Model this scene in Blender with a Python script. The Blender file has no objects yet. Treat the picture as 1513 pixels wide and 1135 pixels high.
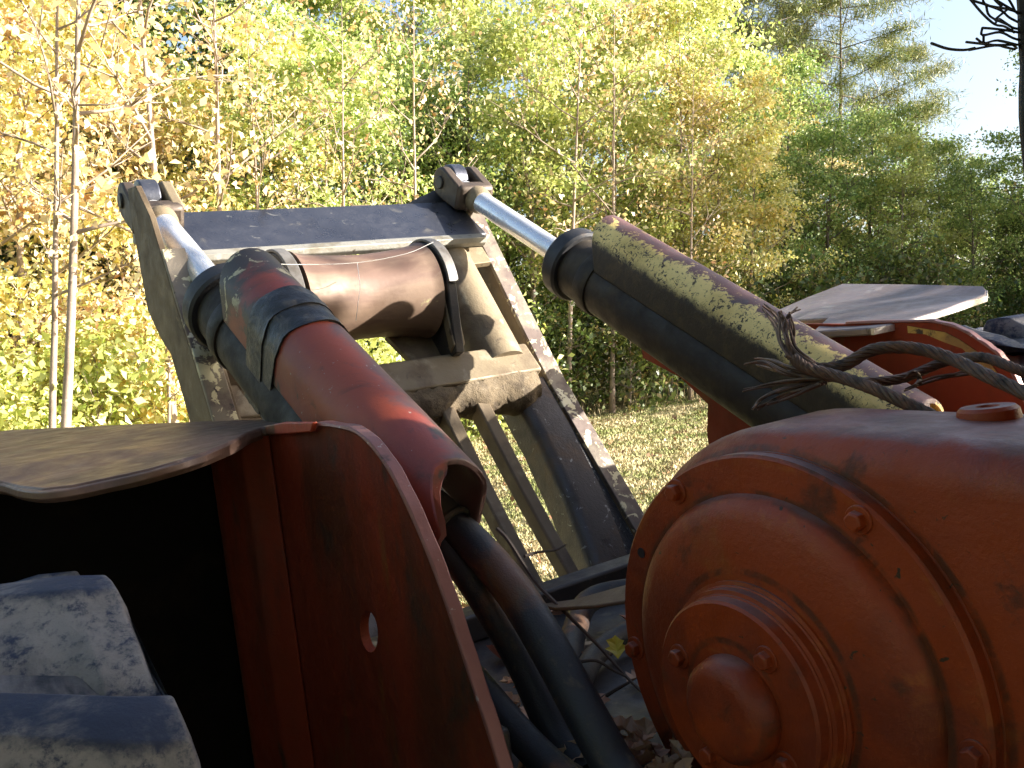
import bpy, bmesh, math, random
import numpy as np
from mathutils import Vector, Matrix
R = math.radians
scn = bpy.context.scene
col = scn.collection
rng = random.Random(7)

# ------------------------------------------------------------------ camera
PITCH = R(-2.75)
CAM_H = 2.2
cam_d = bpy.data.cameras.new('camera')
cam = bpy.data.objects.new('camera', cam_d); col.objects.link(cam)
cam.location = (0, 0, CAM_H)
cam.rotation_euler = (R(90) + PITCH, 0, 0)
cam_d.sensor_width = 36.0
FPX = 1393.0
cam_d.lens = FPX / 1513.0 * 36.0
cam_d.clip_start = 0.05
cam_d.clip_end = 2000
scn.camera = cam

# ------------------------------------------------------------------ sky, sun, exposure
SUN_DIR = Vector((0.86, -0.04, 0.345)).normalized()      # towards the sun
SUN_EL = math.asin(SUN_DIR.z); SUN_AZ = math.atan2(SUN_DIR.x, SUN_DIR.y)
world = bpy.data.worlds.new('World'); scn.world = world
world.use_nodes = True
wn = world.node_tree
sky = wn.nodes.new('ShaderNodeTexSky')
sky.sky_type = 'NISHITA'; sky.sun_disc = False
sky.sun_elevation = SUN_EL; sky.sun_rotation = SUN_AZ
sky.air_density = 1.0; sky.dust_density = 4.0; sky.ozone_density = 1.0
bg = wn.nodes['Background']; bg.inputs['Strength'].default_value = 0.08
wn.links.new(sky.outputs[0], bg.inputs['Color'])
sun_d = bpy.data.lights.new('sun', 'SUN'); sun_d.energy = 5.0; sun_d.angle = R(0.5)
sun_d.color = (1.0, 0.94, 0.84)
sun = bpy.data.objects.new('sun', sun_d); col.objects.link(sun)
sun.rotation_euler = SUN_DIR.to_track_quat('Z', 'Y').to_euler()
vs = scn.view_settings
vs.view_transform = 'Standard'; vs.look = 'None'; vs.gamma = 1.0; vs.use_curve_mapping = False
vs.exposure = 2.2
scn.cycles.max_bounces = 6
scn.cycles.transparent_max_bounces = 4

# ------------------------------------------------------------------ machine frame (a = to its right, b = to its rear, c = up)
def camdir(x, up, f):
    cp, sp = math.cos(PITCH), math.sin(PITCH)
    return Vector((x, f * cp - up * sp, f * sp + up * cp))
AX = camdir(.815, .14, .56).normalized()
_u = camdir(0, 1, 0)
CX = (_u - AX * _u.dot(AX)).normalized()
BX = CX.cross(AX)
BASE = Vector((1.71, 1.8, -2.05))                        # foot of the machine in (a,b,c) as seen from the eye
MROT = Matrix((AX, BX, CX)).transposed()
MACH = Matrix.Translation(Vector((0, 0, CAM_H)) + MROT @ BASE) @ MROT.to_4x4()
def V(a, b, c): return Vector((a, b, c)) - BASE          # machine coordinates measured from the eye -> local
D1 = Vector((0, .873, .487)).normalized(); U1 = Vector((0, -.487, .873)).normalized()
D3 = Vector((0, .643, .766)).normalized(); N3 = Vector((0, -.766, .643)).normalized()
XA = Vector((1, 0, 0)); YB = Vector((0, 1, 0)); ZC = Vector((0, 0, 1))
def CY(a, s, u): return XA * a + D1 * s + U1 * u - BASE   # along the cylinders
def AR(a, t, m): return XA * a + D3 * t + N3 * m - BASE   # in the arch plane

# ------------------------------------------------------------------ node helpers
def newmat(name):
    m = bpy.data.materials.new(name); m.use_nodes = True
    nt = m.node_tree
    return m, nt, nt.nodes['Principled BSDF']
def noise(nt, coord, scale, detail=5, rough=.6, dist=0.0, stretch=None):
    n = nt.nodes.new('ShaderNodeTexNoise')
    n.inputs['Scale'].default_value = scale; n.inputs['Detail'].default_value = detail
    n.inputs['Roughness'].default_value = rough; n.inputs['Distortion'].default_value = dist
    if stretch:
        mp = nt.nodes.new('ShaderNodeMapping'); mp.inputs['Scale'].default_value = stretch
        nt.links.new(coord, mp.inputs['Vector']); coord = mp.outputs[0]
    nt.links.new(coord, n.inputs['Vector'])
    return n.outputs['Fac']
def ramp(nt, fac, lo, hi):
    r = nt.nodes.new('ShaderNodeMapRange'); r.inputs['From Min'].default_value = lo; r.inputs['From Max'].default_value = hi
    r.interpolation_type = 'SMOOTHSTEP'
    nt.links.new(fac, r.inputs['Value']); return r.outputs[0]
def mixc(nt, fac, a, b):
    m = nt.nodes.new('ShaderNodeMix'); m.data_type = 'RGBA'
    if isinstance(fac, float): m.inputs[0].default_value = fac
    else: nt.links.new(fac, m.inputs[0])
    for i, x in ((6, a), (7, b)):
        if isinstance(x, tuple): m.inputs[i].default_value = (*x, 1)
        else: nt.links.new(x, m.inputs[i])
    return m.outputs[2]
def mathn(nt, op, a, b=None):
    m = nt.nodes.new('ShaderNodeMath'); m.operation = op
    for i, x in ((0, a), (1, b)):
        if x is None: continue
        if isinstance(x, (int, float)): m.inputs[i].default_value = x
        else: nt.links.new(x, m.inputs[i])
    return m.outputs[0]
def worn(name, base, layers, rough=.5, metal=0.0, rough2=None, bump=.15, bscale=60, spec=.5):
    """layers: (colour, scale, lo, hi, distortion, stretch)"""
    m, nt, p = newmat(name)
    tc = nt.nodes.new('ShaderNodeTexCoord').outputs['Object']
    c = base; last = None
    for i, L in enumerate(layers):
        colr, sc, lo, hi = L[:4]
        f = noise(nt, tc, sc, 7, .62, L[4] if len(L) > 4 else .3, L[5] if len(L) > 5 else None)
        last = ramp(nt, f, lo, hi)
        c = mixc(nt, last, c, colr)
    if isinstance(c, tuple): p.inputs['Base Color'].default_value = (*c, 1)
    else: nt.links.new(c, p.inputs['Base Color'])
    rn = nt.nodes.new('ShaderNodeMapRange'); rn.inputs['To Min'].default_value = rough - .08
    rn.inputs['To Max'].default_value = (rough2 if rough2 else rough + .2)
    rn.inputs['From Min'].default_value = .35; rn.inputs['From Max'].default_value = .7
    nt.links.new(noise(nt, tc, 14, 6, .65, .4), rn.inputs['Value'])
    nt.links.new(rn.outputs[0], p.inputs['Roughness'])
    p.inputs['Metallic'].default_value = metal
    p.inputs['Specular IOR Level'].default_value = spec
    if bump:
        b = nt.nodes.new('ShaderNodeBump'); b.inputs['Strength'].default_value = bump; b.inputs['Distance'].default_value = .01
        s = mathn(nt, 'ADD', noise(nt, tc, bscale, 6, .7), mathn(nt, 'MULTIPLY', noise(nt, tc, 7, 4, .6), .8))
        nt.links.new(s, b.inputs['Height']); nt.links.new(b.outputs[0], p.inputs['Normal'])
    m['tc'] = 0
    return m

GRIME = (.035, .025, .016); RUST = (.13, .05, .022)
M = {}
M['red'] = worn('red_paint', (.40, .060, .030), [((.30, .055, .03), 2.2, .45, .65), (RUST, 5, .52, .62), (GRIME, 3.1, .56, .66), (GRIME, 26, .64, .70), ((.55, .38, .12), 19, .70, .74)], .46, 0, .62)
M['orange'] = worn('orange_paint', (.29, .044, .007), [((.165, .026, .008), 2.0, .42, .62), ((.25, .075, .013), 3.5, .56, .72), ((.105, .024, .009), 7, .58, .70), ((.05, .03, .015), 30, .66, .71, 1.2), ((.17, .032, .010), 5.5, .62, .74)], .40, 0, .62, bump=.24, bscale=90, spec=.4)
M['red_inner'] = worn('dull_red_paint', (.19, .026, .009), [((.09, .022, .009), 2.5, .42, .62, .3, (1, 1, .3)), ((.15, .075, .016), 4.0, .58, .70, .5, (1, 1, .22)), (GRIME, 5, .58, .72, .3, (1, 1, .5))], .55, 0, .75, spec=.22)
M['edge'] = worn('scuffed_edge', (.24, .10, .085), [((.42, .36, .34), 40, .62, .68), (GRIME, 12, .55, .7)], .38, .3, .55)
M['dark'] = worn('dark_steel', (.050, .046, .046), [((.10, .085, .06), 3.5, .52, .70), ((.16, .13, .09), 18, .62, .72)], .42, .35, .62)
M['sky_blue_steel'] = worn('polished_dark_steel', (.105, .11, .135), [((.30, .27, .23), 6, .60, .74, 1.2), ((.40, .37, .32), 17, .64, .70, 1.5, (.6, 1, 1.6)), ((.07, .06, .055), 2.2, .52, .68)], .32, .8, .5)  # bluish base carries the sky that the plate reflects
M['grey'] = worn('grey_steel', (.17, .16, .15), [((.10, .085, .07), 8, .5, .66)], .5, .3, .65)
M['fork'] = worn('oily_brown_steel', (.075, .055, .042), [((.16, .125, .09), 8, .55, .70), ((.03, .024, .02), 5, .55, .68)], .5, .3, .7)
M['scraped'] = worn('scraped_dark_steel', (.065, .055, .05), [((.10, .065, .04), 3, .5, .68), ((.24, .235, .22), 26, .62, .67, 1.2, (.7, .7, .7)), ((.04, .03, .025), 5, .56, .68)], .36, .55, .55, bump=.3)
M['dust'] = worn('dusty_steel', (.19, .148, .092), [((.115, .082, .05), 4.0, .45, .65), ((.27, .23, .16), 9, .56, .70), ((.07, .05, .035), 13, .62, .72)], .62, .15, .85, bump=.22)
M['brown'] = worn('brown_steel', (.145, .105, .062), [((.09, .06, .035), 3.0, .45, .66), ((.20, .16, .10), 10, .58, .70)], .60, .15, .8, bump=.2)
M['mud'] = worn('dried_mud', (.145, .108, .066), [((.08, .058, .036), 12, .46, .62), ((.21, .17, .115), 30, .58, .70)], .9, 0, 1.0, bump=.9, bscale=40)
M['ledge'] = worn('scraped_steel', (.26, .25, .22), [((.17, .15, .115), 7, .48, .64), ((.36, .35, .31), 20, .58, .7), ((.10, .08, .06), 16, .63, .70)], .5, .3, .7)
M['strip'] = worn('chipped_strip', (.19, .16, .125), [((.11, .08, .07), 3.5, .46, .58), ((.55, .50, .33), 15, .555, .585, .8), ((.60, .56, .42), 6, .60, .63, .8), ((.06, .05, .05), 20, .64, .68)], .5, .3, .7)
M['roller'] = worn('worn_roller_steel', (.23, .155, .11), [((.15, .09, .068), 3.0, .45, .62, .4, (.5, 2, 2)), ((.30, .24, .185), 5, .56, .74, .6, (.4, 2, 2)), ((.46, .42, .22), 7, .66, .72)], .5, .25, .7, bump=.08)
M['gouged'] = worn('gouged_steel', (.03, .03, .034), [((.22, .24, .22), 24, .60, .66, 1.0, (1, .6, .6)), ((.12, .075, .03), 9, .58, .66)], .38, .4, .6, bump=1.0, bscale=26)
M['plate'] = worn('weathered_plate', (.15, .085, .062), [((.085, .05, .036), 2.5, .45, .62), ((.21, .145, .11), 6, .56, .72, .8), ((.06, .045, .04), 15, .63, .72)], .46, .2, .66, bump=.12)
M['plate_grey'] = worn('lilac_grey_plate', (.16, .13, .135), [((.13, .10, .098), 2.5, .45, .62), ((.30, .26, .25), 6, .56, .72, .8), ((.07, .055, .05), 15, .63, .72)], .46, .2, .66, bump=.12)
M['bright'] = worn('sunlit_edge_paint', (.55, .50, .45), [((.3, .25, .2), 14, .55, .7)], .5, .2, .7)
M['barrel'] = worn('barrel_steel', (.018, .013, .009), [((.05, .036, .02), 4, .55, .72), ((.42, .38, .26), 7, .70, .73)], .6, .1, .8)
M['tape'] = worn('black_tape', (.014, .014, .016), [((.07, .06, .05), 12, .5, .66, 1.5)], .38, 0, .6, bump=.5, bscale=22)
M['hose'] = worn('rubber_hose', (.018, .020, .025), [((.10, .045, .022), 3.4, .50, .62), ((.075, .058, .042), 14, .56, .7)], .5, 0, .7, bump=.2, bscale=160)
M['shade_black'] = worn('fender_shade', (.006, .005, .0045), [((.014, .009, .006), 4, .5, .7)], .9, 0, 1.0, spec=.08)  # near-black base stands in for the deep shade under the fender
M['ferrule'] = worn('dusty_ferrule', (.10, .085, .065), [((.05, .045, .04), 9, .5, .65)], .55, .3, .75)
M['rope'] = worn('rusty_wire', (.11, .072, .052), [((.19, .10, .06), 30, .5, .65), ((.035, .028, .024), 14, .55, .7)], .55, .4, .75)
M['black'] = worn('black_frame', (.016, .016, .019), [((.05, .04, .035), 9, .58, .7)], .5, 0, .7)
M['rubber'] = worn('tyre_rubber', (.016, .018, .026), [((.15, .135, .13), 3.2, .50, .60, .8), ((.20, .185, .18), 8, .57, .66, 1.0), ((.02, .022, .03), 17, .55, .64, .8)], .45, 0, .8, bump=.35, bscale=50)
M['stick'] = worn('bark_twig', (.06, .045, .035), [], .8)

def chrome():
    m, nt, p = newmat('chrome_rod')
    tc = nt.nodes.new('ShaderNodeTexCoord').outputs['Object']
    f = ramp(nt, noise(nt, tc, 10, 5, .7, .2, (6, 1, 1)), .45, .75)
    c = mixc(nt, f, (.86, .86, .88), (.62, .60, .60))
    nt.links.new(c, p.inputs['Base Color'])
    p.inputs['Metallic'].default_value = .6
    r = nt.nodes.new('ShaderNodeMapRange'); r.inputs['To Min'].default_value = .26; r.inputs['To Max'].default_value = .46
    nt.links.new(f, r.inputs['Value']); nt.links.new(r.outputs[0], p.inputs['Roughness'])
    return m
M['chrome'] = chrome()
def yellow_guard():
    # yellow coat with the ridge worn red, mauve sky sheen mixed into its colour, black moss creeping up the side plate
    m, nt, p = newmat('flaked_yellow_paint')
    tc = nt.nodes.new('ShaderNodeTexCoord').outputs['Object']
    d = nt.nodes.new('ShaderNodeVectorMath'); d.operation = 'DOT_PRODUCT'; nt.links.new(tc, d.inputs[0])
    d.inputs[1].default_value = tuple(U1)
    ax = CY(2.465, 2, -1.36).dot(U1)
    h = mathn(nt, 'SUBTRACT', d.outputs['Value'], ax)            # height over the barrel axis
    n1 = noise(nt, tc, 13, 8, .7, .6); n2 = noise(nt, tc, 58, 7, .72, .9); n3 = noise(nt, tc, 4, 5, .6)
    up = mathn(nt, 'ADD', h, mathn(nt, 'MULTIPLY', mathn(nt, 'ADD', mathn(nt, 'MULTIPLY', mathn(nt, 'SUBTRACT', n2, .5), .8), mathn(nt, 'SUBTRACT', n1, .5)), .085))
    yellow = mixc(nt, ramp(nt, n3, .4, .7), (.82, .64, .24), (.60, .44, .13))
    moss = mixc(nt, ramp(nt, n1, .45, .65), (.018, .012, .004), (.052, .034, .009))
    c = mixc(nt, ramp(nt, up, .207, .170), yellow, moss)
    c = mixc(nt, ramp(nt, mathn(nt, 'ADD', n2, mathn(nt, 'MULTIPLY', mathn(nt, 'SUBTRACT', n1, .5), .35)), .55, .58), c, (.030, .020, .008))
    red = mixc(nt, ramp(nt, n1, .5, .66), (.15, .075, .07), (.11, .08, .08))
    c = mixc(nt, ramp(nt, up, .250, .258), c, red)
    nt.links.new(c, p.inputs['Base Color']); p.inputs['Roughness'].default_value = .5
    b = nt.nodes.new('ShaderNodeBump'); b.inputs['Strength'].default_value = .35; b.inputs['Distance'].default_value = .006
    nt.links.new(n2, b.inputs['Height']); nt.links.new(b.outputs[0], p.inputs['Normal'])
    return m
M['yellow'] = yellow_guard()
def red_guard():
    # red coat, crest rubbed, purple sky sheen mixed into its colour, upper end black with grease, last chips of cream primer
    m, nt, p = newmat('rubbed_red_paint')
    tc = nt.nodes.new('ShaderNodeTexCoord').outputs['Object']
    def along(v, off):
        d = nt.nodes.new('ShaderNodeVectorMath'); d.operation = 'DOT_PRODUCT'; nt.links.new(tc, d.inputs[0]); d.inputs[1].default_value = tuple(v)
        return mathn(nt, 'SUBTRACT', d.outputs['Value'], off)
    u = along(U1, CY(1.02, 2, -1.405).dot(U1)); l = along(D1, CY(1.02, 0, 0).dot(D1)); w = along(XA, CY(1.02, 0, 0).x)
    n1 = noise(nt, tc, 6, 7, .65, .5); n2 = noise(nt, tc, 16, 8, .7, .8); n3 = noise(nt, tc, 2.3, 5, .6, .4); n4 = noise(nt, tc, 48, 5, .7)
    c = mixc(nt, ramp(nt, n3, .42, .62), (.27, .048, .017), (.20, .032, .018))
    c = mixc(nt, ramp(nt, n1, .56, .70), c, (.10, .028, .014))
    crest = mathn(nt, 'ADD', mathn(nt, 'MULTIPLY', w, 1.6), mathn(nt, 'MULTIPLY', mathn(nt, 'SUBTRACT', n1, .5), .45))
    c = mixc(nt, ramp(nt, crest, -.02, .10), c, (.115, .055, .050))
    c = mixc(nt, ramp(nt, n4, .66, .70), c, (.30, .25, .22))
    gr = mathn(nt, 'ADD', l, mathn(nt, 'MULTIPLY', mathn(nt, 'SUBTRACT', n1, .5), .7))
    c = mixc(nt, ramp(nt, gr, 2.34, 2.50), c, (.045, .032, .024))
    c = mixc(nt, mathn(nt, 'MULTIPLY', ramp(nt, gr, 2.38, 2.52), ramp(nt, n2, .57, .60)), c, (.50, .45, .28))
    c = mixc(nt, ramp(nt, n3, .60, .64), c, (.045, .030, .024))
    nt.links.new(c, p.inputs['Base Color'])
    r = nt.nodes.new('ShaderNodeMapRange'); r.inputs['To Min'].default_value = .36; r.inputs['To Max'].default_value = .62
    nt.links.new(n1, r.inputs['Value']); nt.links.new(r.outputs[0], p.inputs['Roughness'])
    b = nt.nodes.new('ShaderNodeBump'); b.inputs['Strength'].default_value = .2; b.inputs['Distance'].default_value = .006
    nt.links.new(n2, b.inputs['Height']); nt.links.new(b.outputs[0], p.inputs['Normal'])
    return m
M['guard'] = red_guard()
def worn_sheen_top(m):
    # worn paint and mauve sky sheen mixed into the colour of faces that look up
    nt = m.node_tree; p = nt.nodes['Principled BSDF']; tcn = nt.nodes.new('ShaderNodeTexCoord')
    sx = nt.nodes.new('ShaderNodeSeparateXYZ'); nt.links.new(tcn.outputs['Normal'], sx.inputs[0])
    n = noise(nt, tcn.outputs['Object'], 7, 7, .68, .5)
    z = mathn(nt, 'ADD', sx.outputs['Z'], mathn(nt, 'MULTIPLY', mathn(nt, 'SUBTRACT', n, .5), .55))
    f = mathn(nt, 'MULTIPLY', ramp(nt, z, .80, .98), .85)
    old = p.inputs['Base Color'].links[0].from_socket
    sheenc = mixc(nt, ramp(nt, n, .42, .62), (.27, .135, .125), (.15, .085, .08))
    nt.links.new(mixc(nt, f, old, sheenc), p.inputs['Base Color'])
def scuffs(m):
    # paint rubbed yellowish on the raised rims of the cover, hub and cap, dirt caught behind them
    nt = m.node_tree; p = nt.nodes['Principled BSDF']; tc = nt.nodes.new('ShaderNodeTexCoord').outputs['Object']
    sp = nt.nodes.new('ShaderNodeSeparateXYZ'); nt.links.new(tc, sp.inputs[0])
    o = V(1.3, 1.166, -.735)
    y = mathn(nt, 'SUBTRACT', sp.outputs['Y'], o.y); z = mathn(nt, 'SUBTRACT', sp.outputs['Z'], o.z)
    r = mathn(nt, 'SQRT', mathn(nt, 'ADD', mathn(nt, 'MULTIPLY', y, y), mathn(nt, 'MULTIPLY', z, z)))
    n = noise(nt, tc, 11, 8, .7, .8); n2 = noise(nt, tc, 38, 6, .7, 1.5)
    c = p.inputs['Base Color'].links[0].from_socket
    tot = None
    for r0, w in ((.322, .030), (.192, .016), (.086, .014), (.408, .010)):
        d = mathn(nt, 'ABSOLUTE', mathn(nt, 'SUBTRACT', r, r0)); k = ramp(nt, d, w, w * .2)
        tot = k if tot is None else mathn(nt, 'MAXIMUM', tot, k)
    c = mixc(nt, mathn(nt, 'MULTIPLY', mathn(nt, 'MULTIPLY', tot, ramp(nt, n, .50, .72)), .75), c, (.36, .105, .020))
    tot = None
    for r0, w in ((.348, .012), (.214, .010), (.104, .009), (.424, .010)):
        d = mathn(nt, 'ABSOLUTE', mathn(nt, 'SUBTRACT', r, r0)); k = ramp(nt, d, w, w * .3)
        tot = k if tot is None else mathn(nt, 'MAXIMUM', tot, k)
    c = mixc(nt, mathn(nt, 'MULTIPLY', mathn(nt, 'MULTIPLY', tot, ramp(nt, n, .35, .6)), .75), c, (.05, .022, .010))
    c = mixc(nt, mathn(nt, 'MULTIPLY', ramp(nt, n2, .64, .69), ramp(nt, n, .48, .6)), c, (.045, .026, .016))
    nt.links.new(c, p.inputs['Base Color'])
scuffs(M['orange'])
worn_sheen_top(M['orange'])

# ------------------------------------------------------------------ mesh helpers
def link(name, me, mat=None, parent=None, label=None):
    o = bpy.data.objects.new(name, me); col.objects.link(o)
    if mat is not None and me is not None and not me.materials: me.materials.append(mat)
    if parent is not None: o.parent = parent
    if label: o['label'] = label
    return o
def finish(bm, name, mat, parent, bevel=0.0, label=None, ang=35, segs=2):
    bmesh.ops.recalc_face_normals(bm, faces=bm.faces)
    me = bpy.data.meshes.new(name); bm.to_mesh(me); bm.free()
    for p in me.polygons: p.use_smooth = True
    me.set_sharp_from_angle(angle=R(ang))
    o = link(name, me, mat, parent, label)
    if bevel:
        b = o.modifiers.new('bevel', 'BEVEL'); b.width = bevel; b.segments = segs; b.limit_method = 'ANGLE'; b.angle_limit = R(30)
        b.harden_normals = False
    return o
def add_prism(bm, pts, ext):
    vs_ = [bm.verts.new(p) for p in pts]; f = bm.faces.new(vs_)
    r = bmesh.ops.extrude_face_region(bm, geom=[f])
    for v in r['geom']:
        if isinstance(v, bmesh.types.BMVert): v.co += ext
def prism(name, pts, ext, mat, parent, bevel=.004, label=None):
    bm = bmesh.new(); add_prism(bm, pts, ext); return finish(bm, name, mat, parent, bevel, label)
def add_sweep(bm, sections, closed=True, caps=True):
    """sections: list of lists of Vectors with the same count"""
    rings = [[bm.verts.new(p) for p in s] for s in sections]
    n = len(rings[0])
    for a, b in zip(rings, rings[1:]):
        for i in range(n if closed else n - 1):
            bm.faces.new((a[i], a[(i + 1) % n], b[(i + 1) % n], b[i]))
    if caps and closed:
        bm.faces.new(list(reversed(rings[0]))); bm.faces.new(rings[-1])
def frame_of(d):
    d = d.normalized(); h = Vector((0, 0, 1)) if abs(d.z) < .9 else Vector((1, 0, 0))
    x = d.cross(h).normalized(); return x, d.cross(x).normalized()
def smooth_path(pts, n):
    """Catmull-Rom through pts"""
    P = [pts[0] * 2 - pts[1]] + list(pts) + [pts[-1] * 2 - pts[-2]]; out = []
    for i in range(1, len(P) - 2):
        for k in range(n):
            t = k / n; a, b, c, d = P[i - 1], P[i], P[i + 1], P[i + 2]
            out.append(.5 * ((2 * b) + (c - a) * t + (2 * a - 5 * b + 4 * c - d) * t * t + (3 * b - a - 3 * c + d) * t ** 3))
    out.append(P[-2]); return out
def add_tube(bm, pts, rad, segs=12):
    n = len(pts); rs = rad if isinstance(rad, (list, tuple)) else [rad] * n
    x = None; secs = []
    for i, p in enumerate(pts):
        d = (pts[min(i + 1, n - 1)] - pts[max(i - 1, 0)]).normalized()
        if x is None: x, y = frame_of(d)
        x = (x - d * x.dot(d)).normalized(); y = d.cross(x)
        secs.append([p + (x * math.cos(2 * math.pi * k / segs) + y * math.sin(2 * math.pi * k / segs)) * rs[i] for k in range(segs)])
    add_sweep(bm, secs)
def tube(name, pts, rad, mat, parent, segs=16, n=0, bevel=0, label=None):
    bm = bmesh.new()
    if n: pts = smooth_path(pts, n)
    add_tube(bm, pts, rad, segs); return finish(bm, name, mat, parent, bevel, label, 50)
def add_lathe(bm, prof, org, axis, segs=48, ux=None):
    """prof: (distance along axis, radius)"""
    axis = axis.normalized()
    if ux is None: ux, uy = frame_of(axis)
    else: uy = axis.cross(ux)
    secs = [[org + axis * h + (ux * math.cos(2 * math.pi * k / segs) + uy * math.sin(2 * math.pi * k / segs)) * max(r, 1e-4) for k in range(segs)] for h, r in prof]
    add_sweep(bm, secs)
def lathe(name, prof, org, axis, mat, parent, segs=48, bevel=0, label=None, ang=30):
    bm = bmesh.new(); add_lathe(bm, prof, org, axis, segs); return finish(bm, name, mat, parent, bevel, label, ang)
def box(name, p0, p1, mat, parent, bevel=.004, label=None):
    a0, b0, c0 = p0; a1, b1, c1 = p1
    return prism(name, [V(a0, b0, c0), V(a1, b0, c0), V(a1, b1, c0), V(a0, b1, c0)], ZC * (c1 - c0), mat, parent, bevel, label)
def empty(name, parent=None, loc=(0, 0, 0)):
    o = bpy.data.objects.new(name, None); col.objects.link(o); o.empty_display_size = .1
    o.location = loc
    if parent is not None: o.parent = parent
    return o
def tag(o, label, cat, group=None, kind=None):
    o['label'] = label; o['category'] = cat
    if group: o['group'] = group
    if kind: o['kind'] = kind
    return o
def np_mesh(name, verts, quads):
    me = bpy.data.meshes.new(name); k = quads.shape[1]
    me.vertices.add(len(verts)); me.vertices.foreach_set('co', verts.astype(np.float32).ravel())
    me.loops.add(quads.size); me.loops.foreach_set('vertex_index', quads.astype(np.int32).ravel())
    me.polygons.add(len(quads)); me.polygons.foreach_set('loop_start', np.arange(0, quads.size, k, dtype=np.int32))
    me.polygons.foreach_set('loop_total', np.full(len(quads), k, dtype=np.int32))
    me.update(calc_edges=True); return me

# ------------------------------------------------------------------ ground
def ground_z(x, y):
    s = .12 * 22 * np.tanh(np.asarray(x) / 22.0)
    return s + .05 * np.sin(np.asarray(x) * .7 + 1) * np.sin(np.asarray(y) * .45) + .004 * np.maximum(np.asarray(y) - 12, 0)
def make_ground():
    g = np.concatenate([np.linspace(-400, -40, 12), np.linspace(-36, 36, 73), np.linspace(40, 400, 12)])
    gy = np.concatenate([np.linspace(-300, -20, 10), np.linspace(-18, 50, 69), np.linspace(55, 600, 14)])
    X, Y = np.meshgrid(g, gy); Z = ground_z(X, np.minimum(Y, 60))
    v = np.stack([X, Y, Z], -1).reshape(-1, 3); nx = len(g)
    i = np.arange((len(gy) - 1) * (nx - 1)); r, c = i // (nx - 1), i % (nx - 1); a = r * nx + c
    me = np_mesh('lawn', v, np.stack([a, a + 1, a + nx + 1, a + nx], 1))
    me.polygons.foreach_set('use_smooth', [True] * len(me.polygons))
    m, nt, p = newmat('dry_lawn')
    tc = nt.nodes.new('ShaderNodeTexCoord').outputs['Object']
    c = mixc(nt, ramp(nt, noise(nt, tc, .55, 6, .65, .5), .42, .62), (.34, .27, .13), (.15, .17, .055))
    c = mixc(nt, ramp(nt, noise(nt, tc, 5, 6, .7, .3), .48, .64), c, (.46, .38, .21))
    c = mixc(nt, ramp(nt, noise(nt, tc, 22, 5, .7), .56, .66), c, (.075, .05, .025))
    nt.links.new(c, p.inputs['Base Color']); p.inputs['Roughness'].default_value = .95
    b = nt.nodes.new('ShaderNodeBump'); b.inputs['Strength'].default_value = .8; b.inputs['Distance'].default_value = .05
    nt.links.new(noise(nt, tc, 18, 6, .75), b.inputs['Height']); nt.links.new(b.outputs[0], p.inputs['Normal'])
    o = link('lawn', me, m); o['kind'] = 'structure'; o['label'] = 'dry autumn lawn sloping up to the right towards the trees'
make_ground()

# ------------------------------------------------------------------ the log skidder
SK = empty('log_skidder'); SK.matrix_world = MACH
tag(SK, 'old orange red log skidder seen from its cab with winch, fairlead arch and lift cylinders', 'log skidder')

# --- fairlead arch
arch = empty('fairlead_arch', SK); arch['label'] = 'dusty steel rear arch with roller, crossbars and slats'
def web_pts(a, fr, bk): return [V(a, b, c) for b, c in fr] + [V(a, b, c) for b, c in reversed(bk)]
# left post: outer web (seen edge on from outside) and front flange
fr = [(3.60, .60), (3.47, .47), (3.400, .340), (3.297, .141), (3.155, -.104), (3.082, -.249), (2.75, -.75)]
bk = [(3.72, .61), (3.72, .46), (3.684, .15), (3.56, .04), (3.454, -.022), (3.335, -.257), (3.05, -.80)]
prism('post_web', web_pts(.905, fr, bk), XA * .022, M['brown'], arch, .003)
def strip_between(name, a0, a1, line, mat, thick=.02, lab=None):
    bm = bmesh.new(); secs = []
    for i, (b, c) in enumerate(line):
        p, q = line[max(i - 1, 0)], line[min(i + 1, len(line) - 1)]
        d = Vector((0, q[0] - p[0], q[1] - p[1])).normalized(); n = Vector((0, d.z, -d.y))
        if n.y > 0: n = -n
        secs.append([V(a0, b, c), V(a1, b, c), V(a1, b, c) - n * thick, V(a0, b, c) - n * thick])
    add_sweep(bm, secs); return finish(bm, name, mat, arch, .003, lab)
off = lambda L, db, dc: [(b + db, c + dc) for b, c in L]
strip_between('post_flange', .905, .985, off(fr[2:], -.024, .004), M['strip'])
prism('inner_web', web_pts(.988, [(b + .02, c) for b, c in fr[2:]], [(b + .26, c - .06) for b, c in fr[2:]]), XA * .02, M['dust'], arch, .003)
# right post: the same, mirrored
def TM(t, m): v = D3 * t + N3 * m; return (v.y, v.z)
frR = [TM(2.98, -2.60), TM(2.86, -2.585), TM(2.73, -2.610), TM(2.30, -2.675), TM(1.86, -2.735), TM(1.18, -2.765), TM(.85, -2.77)]
strip_between('post_flange', 2.435, 2.522, frR[1:], M['strip'])
prism('post_web', web_pts(2.437, off(frR, .024, -.004), off(frR, .30, -.10)), XA * .03, M['brown'], arch, .003)
# gouged plate between lower post and flange
strip_between('gouged_plate', 2.335, 2.432, [TM(1.90, -2.745), TM(1.5, -2.765), TM(1.18, -2.785), TM(.86, -2.80)], M['gouged'], .02)
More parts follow.
